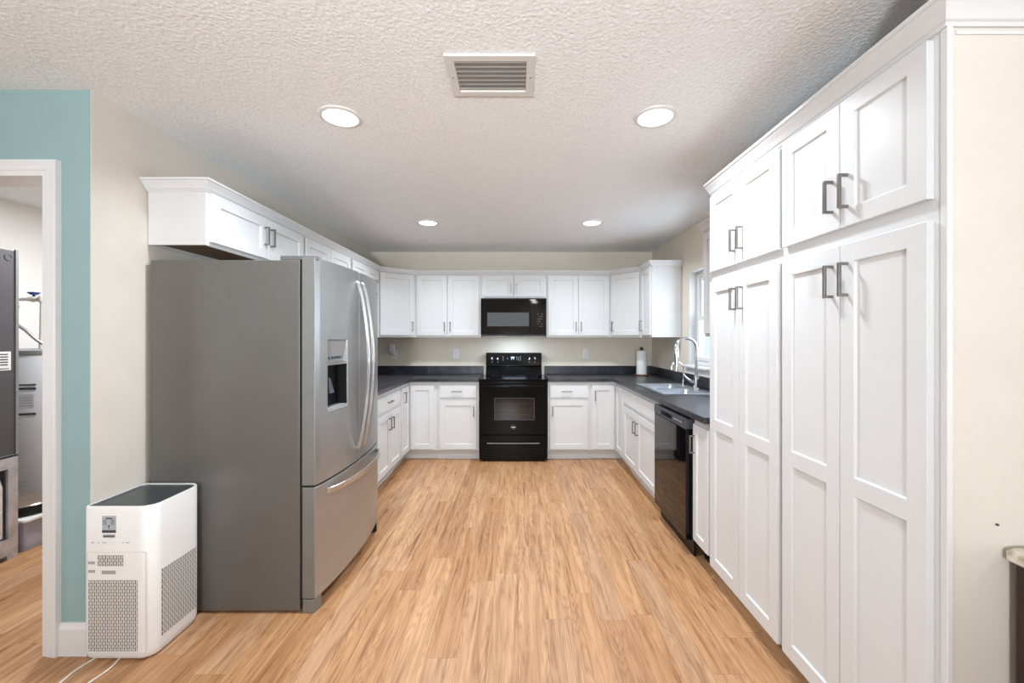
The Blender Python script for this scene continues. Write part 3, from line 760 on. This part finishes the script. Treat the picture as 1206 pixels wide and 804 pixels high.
bm = mb(); v = [bm.verts.new(p) for p in ((.165, ff(.2)+.040, 1.15), (.190, ff(.2)+.040, 1.15), (.205, ff(.2)+.025, 1.07), (.150, ff(.2)+.025, 1.07))]
u = [bm.verts.new((q.co.x, q.co.y+.006, q.co.z)) for q in v]; bm.faces.new(v); bm.faces.new(u[::-1])
for i in range(4): bm.faces.new((v[i], v[(i+1) % 4], u[(i+1) % 4], u[i]))
obj('paddle', bm, M['markdim'], d1)
def flatbar(pts, wdt, th, wdir):
    bm = mb(); rings = []; n = len(pts); wv = Vector(wdir)
    for i, p in enumerate(pts):
        p = Vector(p); tt = (Vector(pts[min(i+1, n-1)])-Vector(pts[max(i-1, 0)])).normalized(); nn = tt.cross(wv).normalized()
        rings.append([bm.verts.new(p+wv*sx*wdt/2+nn*sy*th/2) for sx, sy in ((-1,-1),(1,-1),(1,1),(-1,1))])
    for a, b in zip(rings, rings[1:]):
        for k in range(4): bm.faces.new((a[k], a[(k+1) % 4], b[(k+1) % 4], b[k]))
    bm.faces.new(rings[0]); bm.faces.new(rings[-1])
    return bm
for dd, x in ((d1, .425), (d2, .503)):
    pts = []
    for k in range(25):
        u = k/24; z = .715+u*(1.692-.715); bow = .012+.062*math.sin(PI*u)**.75
        pts.append((x, ff(x)-bow, z))
    pts = [(x, ff(x)+.001, .708)]+pts+[(x, ff(x)+.001, 1.70)]
    obj('handle', flatbar(pts, .022, .018, (1, 0, 0)), 'steelhandle', dd, bevel=.003)
pts = []
for k in range(25):
    u = k/24; x = .10+u*.76; pts.append((x, ff(x)-.012-.040*math.sin(PI*u)**.7, .575))
pts = [(.094, ff(.094)+.001, .575)]+pts+[(.866, ff(.866)+.001, .575)]
obj('handle', flatbar(pts, .030, .012, (0, 0, 1)), 'steelhandle', d3, bevel=.003)
bm = mb(); lathe(bm, [(.014, ff(.86)-.002), (.014, ff(.86)+.004)], 24, .868, 1.675, 'Y'); obj('badge', bm, 'greyplastic', d2)
bm = mb(); prism(bm, [(.004, -.08), (.05, -.085), (.06, .03), (.11, .05), (.11, .10), (.004, .10)], 1.7535, 1.778); obj('hinge_cover', bm, M['hinge'], fr_, bevel=.004)
bm = mb(); prism(bm, [(FW-.004, -.08), (FW-.004, .10), (FW-.11, .10), (FW-.11, .05), (FW-.06, .03), (FW-.05, -.085)], 1.7535, 1.778); obj('hinge_cover', bm, M['hinge'], fr_, bevel=.004)
bm = mb(); prism(bm, [(0, -.014), (0, -.068), (.05, -.085), (.09, -.05), (.09, -.014)], 0, .068); obj('foot_cover', bm, 'steelside', fr_, bevel=.003)
bm = mb(); prism(bm, [(FW, -.014), (FW-.09, -.014), (FW-.09, -.05), (FW-.05, -.085), (FW, -.068)], 0, .068); obj('foot_cover', bm, 'blackmatt', fr_, bevel=.003)
obj('base_grille', box(mb(), .05, FW-.05, -.03, -.012, .014, .07), 'blackmatt', fr_)
for (x, y) in ((.06, .06), (.06, .68), (FW-.06, .06), (FW-.06, .68)): obj('levelling_foot', lathe(mb(), [(.02, 0), (.02, .012)], 12, x, y), 'blackmatt', fr_)

# ------------------------------------------------------------------ range
rg = thing('kitchen_range', 'black freestanding electric range with backguard controls and oven window', 'range', (-.430, 4.592, 0))
RW = .757
obj('body', box(mb(), .002, RW-.002, .02, .60, .03, .895), 'black', rg)
obj('cooktop', box(mb(), 0, RW, -.004, .56, .8955, .908), 'glassblack', rg, bevel=.004)
for (x, y, r) in ((.19, .14, .10), (.57, .14, .085), (.19, .40, .075), (.57, .40, .10)):
    n = 40; bm = mb()
    a = [bm.verts.new((x+r*math.cos(2*PI*k/n), y+r*math.sin(2*PI*k/n), .9084)) for k in range(n)]
    b = [bm.verts.new((x+(r-.004)*math.cos(2*PI*k/n), y+(r-.004)*math.sin(2*PI*k/n), .9084)) for k in range(n)]
    for k in range(n): bm.faces.new((a[k], a[(k+1) % n], b[(k+1) % n], b[k]))
    obj('burner_ring', bm, 'markdim', rg)
bm = mb()
v0 = [(0.035, .50, .908), (.035, .56, 1.02), (.035, .535, 1.02), (.035, .555, 1.178), (.035, .61, 1.178), (.035, .61, .908)]
A = [bm.verts.new(p) for p in v0]; B = [bm.verts.new((RW-.035, p[1], p[2])) for p in v0]
bm.faces.new(A); bm.faces.new(B[::-1])
for k in range(6): bm.faces.new((A[k], A[(k+1) % 6], B[(k+1) % 6], B[k]))
bgd = obj('backguard', bm, 'black', rg, bevel=.004)
def yb_at(z): return .535+.02*(z-1.02)/.158
for kx in (.112, .182, RW-.185, RW-.118):
    z = 1.105; bm = mb(); y = yb_at(z)
    lathe(bm, [(.024, y-.004), (.022, y-.018), (.018, y-.024)], 24, kx, z, 'Y'); box(bm, kx-.005, kx+.005, y-.036, y-.02, z-.02, z+.02)
    k_ = obj('knob', bm, 'blackmatt', bgd, smooth=True)
    obj('knob_pointer', box(mb(), kx-.003, kx+.003, y-.0375, y-.036, z-.004, z+.018), 'steelhandle', k_)
    obj('knob_mark', box(mb(), kx-.005, kx+.005, y-.0065, y-.0045, z-.043, z-.035), 'mark', bgd)
y = yb_at(1.11)
obj('clock_display', box(mb(), .345, .385, y-.0045, y-.001, 1.112, 1.128), 'display', bgd)
for (x, z) in ((.347, 1.095), (.372, 1.095)): obj('clock_button', box(mb(), x, x+.008, y-.004, y, z, z+.006), 'display', bgd)
bm = mb()
for x, zs in ((.245, (1.085, 1.10, 1.115, 1.13)), (.30, (1.10, 1.11)), (.415, (1.095, 1.115, 1.125)), (.435, (1.085, 1.10, 1.12)), (.46, (1.085, 1.10, 1.115, 1.13))):
    for z in zs: box(bm, x-.005, x+.006, y-.004, y+.001, z, z+.005)
obj('keypad_print', bm, 'greyplastic', bgd)
dr_ = obj('oven_door', box(mb(), .003, RW-.003, -.022, .018, .300, .872), 'black', rg, bevel=.004)
obj('oven_window', box(mb(), .175, .608, -.0235, -.0222, .464, .70), 'ovenwin', dr_, bevel=.0005)
bm = mb(); fz0, fz1 = .476, .688
for (a, b, c_, d_) in ((.172, .611, .700, .703), (.172, .611, .461, .464), (.172, .175, .464, .70), (.608, .611, .464, .70)): box(bm, a, b, -.0242, -.022, c_, d_)
obj('window_trim', bm, M['markdim'], dr_)
bm = mb()
for z in (.52, .58, .64): box(bm, .185, .598, -.0240, -.0236, z, z+.002)
obj('oven_rack', bm, 'faint', dr_)
bm = mb(); tube(bm, [(.05, -.06, .835), (RW-.05, -.06, .835)], .013, 16); box(bm, .045, .075, -.062, -.022, .825, .845); box(bm, RW-.075, RW-.045, -.062, -.022, .825, .845)
obj('oven_handle', bm, 'black', dr_, smooth=True)
# round badge with a small pale mark
bm = mb(); lathe(bm, [(.028, -.0235), (.028, -.0215)], 28, RW/2, .383, 'Y'); lg = obj('badge', bm, 'glassblack', dr_)
bm = mb(); tube(bm, [(RW/2-.024+.048*k/8, -.0245, .381+.006*math.sin(k*.9)) for k in range(9)], .003, 6); tube(bm, [(RW/2-.012+.03*k/6, -.0245, .388-.003*abs(k-3)) for k in range(7)], .002, 6)
obj('badge_mark', bm, 'mark', lg)
d = obj('storage_drawer', box(mb(), .003, RW-.003, -.020, .018, .022, .292), 'black', rg, bevel=.004)
bm = mb(); tube(bm, [(.09+.577*k/12, -.022-.006*math.sin(PI*k/12), .205) for k in range(13)], .0035, 8); obj('drawer_handle', bm, 'greyplastic', d, smooth=True)
for (x, y) in ((.05, .05), (RW-.05, .05), (.05, .55), (RW-.05, .55)): obj('levelling_foot', lathe(mb(), [(.018, 0), (.018, .031)], 12, x, y), 'blackmatt', rg)

# ------------------------------------------------------------------ microwave
mw = thing('microwave', 'black over-the-range microwave mounted under the short cabinet', 'microwave', (-.429, 4.80, 1.386))
MWD, MH = .757, .425
obj('body', box(mb(), 0, MWD, .03, .42, .0, MH), 'blackmatt', mw)
obj('vent_lip', box(mb(), 0, MWD, .004, .03, 0, .022), 'blackmatt', mw, bevel=.003)
dd = obj('door', box(mb(), 0, .567, -.012, .029, .024, MH), 'glassblack', mw, bevel=.003)
obj('door_window', box(mb(), .076, .555, -.0135, -.0122, .11, .268), 'mwglass', dd)
obj('handle_notch', box(mb(), .30, .345, -.014, -.004, .010, .024), 'blackmatt', dd, bevel=.003)
cpn = obj('control_panel', box(mb(), .569, MWD, -.012, .029, .024, MH), 'glassblack', mw, bevel=.003)
bm = mb()
for i in range(3):
    for j in range(6):
        if (i*7+j*5) % 4: box(bm, .655+.022*i, .667+.022*i, -.0135, -.0115, .105+.028*j, .113+.028*j)
obj('keypad_print', bm, 'markdim', cpn)
obj('under_light_lens', box(mb(), .15, .30, .08, .16, -.003, 0), 'plastic', mw)
obj('grease_filter', box(mb(), .40, .66, .06, .30, -.003, 0), 'greyplastic', mw)
area_light('task_light', (.38, .12, -.008), (0, 0, 0), .30, MW_W, (0.68, 0.83, 1.0), size_y=.08, parent=mw)

# ------------------------------------------------------------------ dishwasher
dw = thing('dishwasher', 'black built-in dishwasher between the sink cabinet and the narrow cabinet', 'dishwasher', (XFR, 3.205, 0), -R90)
DW = .603
obj('tub', box(mb(), .006, DW-.004, .0, .56, .10, .862), 'blackmatt', dw)
dd = obj('door', box(mb(), .004, DW, -.05, -.001, .102, .792), 'glassblack', dw, bevel=.004)
cp_ = obj('control_strip', grid_slab(mb(), [.004, .150, .37, DW], [.794, .805, .838, .858], {(1, 1)}, -.052, -.001, 'xzy'), 'slate', dw, bevel=.003)
obj('pocket_handle', box(mb(), .151, .369, -.02, -.002, .806, .837), 'gasket', cp_)
bm = mb()
for k in range(5): box(bm, .41+.030*k, .420+.030*k, -.0535, -.0515, .822, .830)
obj('button_print', bm, 'mark', cp_)
obj('toe_panel', box(mb(), .004, DW, -.0, .014, .0, .098), 'blackmatt', dw)

# ------------------------------------------------------------------ ceiling lights and vent
def can_light(label, x, y):
    t = thing('recessed_light', label, 'ceiling light', (x, y, ZC), 0, 'recessed ceiling lights')
    n = 40; bm = mb(); rings = []
    for r, z in ((.100, 0), (.098, -.006), (.082, -.010), (.078, -.004), (.078, 0)): rings.append([bm.verts.new((r*math.cos(2*PI*k/n), r*math.sin(2*PI*k/n), z)) for k in range(n)])
    for a, b in zip(rings, rings[1:]):
        for k in range(n): bm.faces.new((a[k], a[(k+1) % n], b[(k+1) % n], b[k]))
    obj('trim_ring', bm, 'trim', t, smooth=True)
    obj('lens', lathe(mb(), [(.078, -.001), (.078, -.005)], 40), LENS, t)
    area_light('lamp', (0, 0, -.012), (0, 0, 0), .15, CAN_W, (0.84, 0.925, 1.0), shape='DISK', parent=t, spread=2.55)
    return t
LENS = P('lit_lens', (0.9, 0.9, 0.9), 0.5, emit=(1.0, 0.98, 0.95), estr=6.0)
for lb, x, y in (('round recessed ceiling light, front left, above the fridge side', -.86, 2.017), ('round recessed ceiling light, front right, near the pantry', .665, 2.017),
                 ('round recessed ceiling light, small, at the back left of the kitchen ceiling', -.84, 3.88), ('round recessed ceiling light, small, at the back right of the kitchen ceiling', .69, 3.88)):
    t = can_light(lb, x, y)
# living-area lamps behind the camera (same fittings, out of frame)
for i, (x, y) in enumerate(((0.5, -3.0), (0.42, -2.3))):
    area_light('living_lamp', (x, y, ZC-.012), (0, 0, 0), .18, LIVING_CAN_W, (1.0, 0.92, 0.82), shape='DISK')
area_light('utility_lamp', (-2.75, 3.1, ZC-.02), (0, 0, 0), .35, UTIL_W*.7, (0.9, 0.95, 1.0), shape='DISK')

vt = thing('ceiling_vent', 'white louvred air vent in the ceiling in front of the lights', 'vent', (-.107, 1.697, ZC))
bm = grid_slab(mb(), [-.175, -.140, .140, .175], [-.132, -.098, .098, .132], {(1, 1)}, -.012, -.0005, 'xyz'); obj('frame', bm, 'vent', vt, bevel=.003)
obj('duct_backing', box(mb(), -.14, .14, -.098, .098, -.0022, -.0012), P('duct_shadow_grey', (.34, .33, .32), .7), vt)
for k in range(7):
    y0 = -.096+.0280*k; bm = mb()
    v = [bm.verts.new(p) for p in ((-.14, y0, -.0115), (.14, y0, -.0115), (.14, y0+.021, -.0030), (-.14, y0+.021, -.0030))]
    u = [bm.verts.new((q.co.x, q.co.y+.0005, q.co.z+.0012)) for q in v]; bm.faces.new(v[::-1]); bm.faces.new(u)
    for i in range(4): bm.faces.new((v[i], v[(i+1) % 4], u[(i+1) % 4], u[i]))
    obj('louvre', bm, 'vent', vt)
for x in (-.158, .158): obj('screw', lathe(mb(), [(.003, -.0135), (.003, -.0118)], 10, x, 0), 'nickel', vt)

# ------------------------------------------------------------------ outlets on the back wall
def outlet(label, x, z):
    t = thing('wall_outlet', label, 'outlet', (x, YB, z))
    obj('cover_plate', box(mb(), -.036, .036, -.006, -.0005, -.058, .058), 'outlet', t, bevel=.003)
    for dz in (-.02, .02):
        r = obj('receptacle', box(mb(), -.016, .016, -.0085, -.006, dz-.014, dz+.014), 'plastic', t, bevel=.004)
        obj('slot', box(mb(), -.008, -.006, -.009, -.0086, dz-.004, dz+.005), 'darkprint', r); obj('slot', box(mb(), .006, .008, -.009, -.0086, dz-.004, dz+.005), 'darkprint', r)
outlet('white wall outlet on the back wall, nearest the left side of the range', -.775, 1.165)
outlet('white wall outlet on the back wall, right of the range', .852, 1.165)
outlet('white wall outlet in the back left corner with a device plugged in', -1.555, 1.160)
t = thing('plug_in_device', 'white two-lobed plug-in device in the left corner outlet', 'plug-in', (-1.575, YB-.0095, 1.20))
obj('housing', box(mb(), -.032, .032, -.032, 0, -.02, .085), 'plastic', t, bevel=.008)
obj('lower_lobe', box(mb(), -.016, .044, -.036, -.0005, -.052, -.021), 'plastic', t, bevel=.008)
obj('indicator', box(mb(), .0, .028, -.0375, -.036, -.048, -.04), 'greyplastic', t)

# ------------------------------------------------------------------ air purifier
ap = thing('air_purifier', 'white upright air purifier with grey top and slotted grilles, beside the fridge', 'air purifier', (-1.835, 1.757, 0))
AW, AD, AH = .288, .285, .655
def rrect(x0, x1, y0, y1, r, n=8, rl=None):
    pts = []; R0 = r; R1 = r if rl is None else rl
    for (cx_, cy_, a0_, r) in ((x1-R0, y1-R0, 0, R0), (x0+R1, y1-R1, PI/2, R1), (x0+R1, y0+R1, PI, R1), (x1-R0, y0+R0, 1.5*PI, R0)):
        for k in range(n+1):
            a = a0_+PI/2*k/n; pts.append((cx_+r*math.cos(a), cy_+r*math.sin(a)))
    return pts
bm = mb()
secs = [(.030, .0), (.012, .006), (.004, .018), (0, .04), (0, AH-.004), (.002, AH), (.007, AH), (.010, AH-.012)]
rings = []
for ins, z in secs: rings.append([bm.verts.new((x, y, z)) for x, y in rrect(ins, AW-ins, ins, AD-ins, .055-ins*.5, rl=.018)])
for A, B in zip(rings, rings[1:]):
    for k in range(len(A)): bm.faces.new((A[k], A[(k+1) % len(A)], B[(k+1) % len(A)], B[k]))
bm.faces.new(rings[0][::-1]); bm.faces.new(rings[-1])
hs = obj('housing', bm, 'purifier', ap, smooth=True)
obj('top_panel', prism(mb(), rrect(.011, AW-.011, .011, AD-.011, .048, rl=.012), AH-.0118, AH-.006), 'purtop', ap)
bm = mb(); tube(bm, [(x, y, AH-.003) for x, y in rrect(.009, AW-.009, .009, AD-.009, .05, rl=.013)]+[(AW-.009, AD-.06, AH-.003)], .002, 6); obj('top_rim', bm, 'greyplastic', ap)
obj('front_grille', box(mb(), .022, .228, -.0016, .0, .045, .345), 'grille', ap)
obj('upper_grille', box(mb(), .062, .170, -.0016, 0, .405, .450), 'grille', ap)
obj('side_grille', box(mb(), AW, AW+.0016, .050, AD-.045, .075, .365), 'grille', ap)
for k in range(5): obj('vent_slot', box(mb(), .021+.006*k, .0245+.006*k, -.0012, 0, .412, .424), 'greyplastic', ap)
for k in range(4): obj('vent_slot', box(mb(), .021+.0075*k, .0260+.0075*k, -.0012, 0, .376, .388), 'greyplastic', ap)
bm = mb(); bm = grid_slab(bm, [.072, .078, .138, .144], [.365, .370, .386, .391], {(1, 1)}, -.002, .0, 'xzy'); hh = obj('grip_recess', bm, 'purifier', ap)
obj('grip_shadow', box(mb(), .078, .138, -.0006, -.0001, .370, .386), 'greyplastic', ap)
bm = grid_slab(mb(), [.016, .018, .262, .264], [.035, .037, .462, .464], {(1, 1)}, -.0012, 0, 'xzy'); obj('panel_seam', bm, 'vent', ap)
lb = obj('rating_label', box(mb(), .080, .138, -.0012, 0, .545, .616), P('grey_label', (0.42, 0.44, 0.46), .4), ap)
bm = mb(); box(bm, .080, .138, -.0018, -.0012, .545, .556); box(bm, .096, .124, -.0018, -.0012, .603, .608); lathe(bm, [(.004, -.0018), (.004, -.0012)], 12, .109, .573, 'Y'); box(bm, .108, .110, -.0018, -.0012, .560, .570)
for k in range(4): box(bm, .085, .099, -.0018, -.0012, .580+.006*k, .582+.006*k); box(bm, .117, .132, -.0018, -.0012, .580+.006*k, .582+.006*k)
obj('label_print', bm, 'darkprint', lb)
l2 = obj('serial_label', box(mb(), .083, .134, -.0012, 0, .524, .537), P('grey_label_small', (0.32, 0.34, 0.35), .4), ap)
bm = mb()
for k in range(9): box(bm, .087+.005*k, .0905+.005*k, -.0018, -.0012, .528, .533)
obj('label_print', bm, 'darkprint', l2)
bm = mb(); box(bm, .064, .166, -.0016, 0, .497, .509); sl = obj('slide_latch', bm, 'plastic', ap, bevel=.0008)
bm = mb()
for (a, b) in ((.033, .048), (.062, .070), (.082, .101), (.165, .169), (.180, .195)): box(bm, a, b, -.0019, -.0005, .502, .505)
obj('latch_print', bm, 'greyplastic', ap)
def wire(name, pts, r, mat, label, cat):
    bm = mb(); P3_ = [Vector(p) for p in pts]; out = []
    for i in range(len(P3_)-1):
        p0, p1, p2, p3 = P3_[max(i-1, 0)], P3_[i], P3_[i+1], P3_[min(i+2, len(P3_)-1)]
        for k in range(8):
            u = k/8; out.append(0.5*((2*p1)+(-p0+p2)*u+(2*p0-5*p1+4*p2-p3)*u*u+(-p0+3*p1-3*p2+p3)*u**3))
    out.append(P3_[-1]); tube(bm, out, r, 8)
    return tag(obj(name, bm, mat, None, smooth=True), label, cat)
wire('power_cord', [(-1.80, 1.775, .004), (-1.815, 1.71, .004), (-1.81, 1.64, .004), (-1.80, 1.55, .004), (-1.86, 1.42, .004), (-1.95, 1.2, .004)], .0035, 'cord', 'thin pale cord on the floor, left of the two below the air purifier', 'cord')
wire('power_cord', [(-1.695, 1.775, .004), (-1.685, 1.71, .004), (-1.70, 1.63, .004), (-1.70, 1.55, .004), (-1.77, 1.40, .004), (-1.85, 1.2, .004)], .0035, 'cord', 'thin pale cord on the floor, right of the two below the air purifier', 'cord')

# ------------------------------------------------------------------ utility room contents
hv = thing('air_handler', 'tall grey metal air handler seen through the doorway on a silver stand', 'air handler', (-3.70, 2.02, .642))
obj('cabinet', box(mb(), 0, .56, 0, .585, 0, 1.27), 'hvac', hv, bevel=.004)
bm = mb(); box(bm, .556, .566, .578, .592, .001, 1.274); obj('corner_trim', bm, P('trim_grey', (.22,.22,.22), .5), hv)
bm = mb(); box(bm, .5602, .5622, .42, .555, .525, .64); lb = obj('sticker', bm, 'plastic', hv)
bm = mb()
for k in range(5): box(bm, .5623, .5630, .50-.02*(k % 2), .54, .620-.016*k, .627-.016*k)
box(bm, .5623, .5630, .43, .545, .533, .538); obj('sticker_print', bm, 'darkprint', lb)
bm = mb(); n = 20
lathe(bm, [(.022, .5605), (.022, .5625), (.014, .5625), (.014, .5606)], 24); 
for vv in bm.verts: x, y, z = vv.co; vv.co = (z, .545+x, 1.222+y)
obj('knockout', bm, 'hvac', hv)
st = thing('air_handler_stand', 'silver sheet-metal plenum stand under the grey air handler', 'stand', (-3.70, 2.02, 0))
bm = grid_slab(mb(), [0, .035, .535, .585], [.03, .13, .56, .64], {(1, 1)}, .555, .57, 'yzx')
obj('front_panel', bm, 'galv', st)
bm = mb(); box(bm, 0, .555, 0, .012, .0, .64); box(bm, 0, .555, .573, .585, .10, .64); box(bm, 0, .012, .012, .573, .0, .64); box(bm, .0, .57, .0, .585, .630, .6405); box(bm, .012, .555, .012, .573, .1, .112)
obj('side_panels', bm, 'galv', st)
obj('leg', box(mb(), .515, .569, .53, .584, 0, .0995), 'galv', st); obj('leg', box(mb(), .515, .569, .001, .05, 0, .0295), 'galv', st)
for k in range(8): obj('coil_tube', tube(mb(), [(.50, .06+.055*k, .13), (.50, .06+.055*k, .58)], .014, 8), 'copper', st)
bm = mb(); tube(bm, [(.535, .515, .14), (.545, .505, .3), (.54, .51, .45), (.53, .49, .55)], .017, 10); obj('insulation', bm, 'foam', st, smooth=True)

wh = thing('water_heater', 'pale grey water heater tank behind the air handler', 'water heater', (-3.67, 3.30, 0))
obj('tank', lathe(mb(), [(.295, 0), (.30, .01), (.30, 1.235), (.295, 1.245)], 64), 'tank', wh, smooth=True)
obj('top_cap', lathe(mb(), [(.300, 1.245), (.304, 1.247), (.304, 1.272), (.29, 1.28), (.05, 1.285)], 64), 'tankcap', wh, smooth=True)
def on_tank(name, a0, a1, z0, z1, mat, par, r=.3015, n=8):
    bm = mb(); A = []; B = []
    for k in range(n+1):
        a = math.radians(a0+(a1-a0)*k/n)
        A.append(bm.verts.new((r*math.cos(a), r*math.sin(a), z0))); B.append(bm.verts.new((r*math.cos(a), r*math.sin(a), z1)))
    for k in range(n): bm.faces.new((A[k], A[k+1], B[k+1], B[k]))
    o = obj(name, bm, mat, par); m_ = o.modifiers.new('t', 'SOLIDIFY'); m_.thickness = .0015; m_.offset = 1; return o
on_tank('dark_strip', 258, 300, .805, .82, 'darkprint', wh)
for k in range(5): on_tank('label_print', 262, 284-(k % 3)*4, .78-.014*k, .784-.014*k, 'greyplastic', wh)
for k in range(4): on_tank('label_print', 268, 292-(k % 2)*5, .32-.014*k, .324-.014*k, 'greyplastic', wh)
on_tank('warning_mark', 281, 300, 1.02, 1.03, 'darkprint', wh); on_tank('warning_mark', 281, 300, .99, 1.005, 'darkprint', wh)
for k in range(5): on_tank('label_print', 281, 298, .95-.02*k, .954-.02*k, 'greyplastic', wh)
on_tank('access_cover', 235, 243, .74, .86, 'blackmatt', wh, r=.304); on_tank('access_cover', 235, 240, 1.02, 1.14, 'blackmatt', wh, r=.304)
# pipes and valve above the tank
pp = thing('water_pipes', 'cream plastic water pipe with blue-handled valve above the water heater', 'pipe', (-3.575, 3.12, 1.285))
obj('riser_pipe', tube(mb(), [(0,0,0), (0.005,0,.12), (.01,0,.38)], .014, 14), 'pvc', pp, smooth=True)
obj('cross_pipe', tube(mb(), [(.01,0,.37), (-.05,0,.372), (-.10,0,.37), (-.24,0,.365)], .012, 12), 'pvc', pp, smooth=True)
obj('elbow', lathe(mb(), [(.02, .345), (.021, .35), (.021, .39), (.018, .396)], 16, .01, 0), 'pvc', pp, smooth=True)
v_ = obj('valve_body', tube(mb(), [(-.10,0,.37), (-.06,0,.37), (-.02,0,.37)], [.014, .022, .016], 14), 'pvc', pp, smooth=True)
bm = mb(); lathe(bm, [(.008, .38), (.008, .402), (.018, .403), (.034, .415), (.036, .421), (.012, .424)], 16, -.055, 0); obj('valve_handle', bm, 'bluehandle', v_, smooth=True)
wire('flexible_hose', [(-3.72, 3.05, 1.52), (-3.68, 3.05, 1.47), (-3.62, 3.06, 1.42), (-3.55, 3.07, 1.35), (-3.50, 3.09, 1.305)], .011, 'flex', 'grey braided hose slanting down to the top of the water heater', 'hose')
wire('copper_pipe', [(-3.66, 3.03, 1.50), (-3.655, 3.03, 1.56), (-3.67, 3.05, 1.60), (-3.70, 3.06, 1.61)], .010, 'copper', 'small copper pipe stub above the grey hose', 'pipe')
bm = mb(); lathe(bm, [(.001, 0), (.014, .004), (.02, .012), (.018, .03), (.01, .04)], 16)

# clear storage bin with a round appliance on its lid
sb = thing('storage_bin', 'clear plastic storage bin on the floor beyond the air handler stand', 'bin', (-3.50, 2.64, 0))
bm = mb(); prism(bm, rrect(.02, .35, .01, .33, .03, 4), .001, .185); obj('tub', bm, 'clearbin', sb, bevel=.005)
bm = mb(); prism(bm, rrect(.0, .372, .0, .34, .03, 4), .187, .205); lid = obj('lid', bm, 'plastic', sb, bevel=.004)
bm = mb(); box(bm, .372, .392, .13, .28, .165, .20); obj('latch', bm, 'blackmatt', sb, bevel=.006)
bm = mb(); box(bm, .05, .33, .04, .30, .012, .09); obj('folded_cloth', bm, P('purple_cloth', (.42, .36, .52), .8, var=.3, vscale=9), sb, bevel=.02)
rv = thing('robot_vacuum', 'round dark disc-shaped appliance with bronze top lying on the storage bin', 'robot vacuum', (-3.31, 2.81, .206))
obj('shell', lathe(mb(), [(.14, 0), (.165, .01), (.168, .05), (.162, .062)], 48), 'blackmatt', rv, smooth=True)
obj('top_plate', lathe(mb(), [(.160, .0622), (.150, .070), (.05, .073)], 48), 'vacbronze', rv, smooth=True)

# ------------------------------------------------------------------ stone-topped cabinet at the right edge
sc = thing('console_cabinet', 'dark wood cabinet with rounded cream stone top at the right edge against the cream wall', 'cabinet', (1.245, .60, 0))
bm = mb(); prism(bm, rrect(.008, 1.1, .02, .452, .008, 4), .03, .80); obj('cabinet_body', bm, 'darkwood', sc, bevel=.003)
bm = mb(); prism(bm, rrect(.03, 1.07, .05, .42, .02, 4), 0, .03); obj('plinth', bm, 'darkwood', sc)
def stone_top(bm):
    secs = [(.010, .8005), (.0, .808), (.0, .828), (.008, .836)]; rings = []
    for ins, z in secs: rings.append([bm.verts.new((x, y, z)) for x, y in rrect(-.008+ins, 1.14-ins, -.04+ins, .462-ins, .014, 8)])
    for A, B in zip(rings, rings[1:]):
        for k in range(len(A)): bm.faces.new((A[k], A[(k+1) % len(A)], B[(k+1) % len(A)], B[k]))
    bm.faces.new(rings[0][::-1]); bm.faces.new(rings[-1]); return bm
obj('stone_top', stone_top(mb()), 'stone', sc, smooth=True)
bm = mb(); prism(bm, rrect(.035, 1.05, .08, .42, .03, 6), .8365, .842); obj('raised_inlay', bm, 'stone', sc, bevel=.003)
for k in range(2):
    d = obj('door', box(mb(), .04+.52*k, .53+.52*k, -.0, .0195, .10, .77), 'darkwood', sc, bevel=.004)
    obj('knob', lathe(mb(), [(.006, -.012), (.012, -.02), (.008, -.028)], 16, (.49 if k == 0 else .60), .45, 'Y'), 'bronze', d, smooth=True)
tag(obj('wall_screw', lathe(mb(), [(.003, -.004), (.003, -.0)], 10, 0, 0, 'Y'), 'darkprint', None, loc=(1.2305, 1.0698, .889)), 'tiny dark screw in the cream wall above the stone-topped cabinet', 'screw')

# sets of like things
SETS = {'wall_outlet': 'white outlets on the back wall', 'base_cabinet': 'white base cabinets', 'corner_base_cabinet': 'white corner base cabinets',
        'wall_cabinet': 'white wall cabinets', 'corner_wall_cabinet': 'white angled corner wall cabinets', 'pantry_cabinet': 'tall white pantry cabinets',
        'power_cord': 'pale cords on the floor', 'crown_moulding': 'white crown mouldings', 'countertop': 'dark charcoal countertops', 'recessed_light': 'recessed ceiling lights'}
for o in list(C.objects):
    k = o.name.split('.')[0]
    if o.parent is None and k in SETS and 'label' in o: o['group'] = SETS[k]
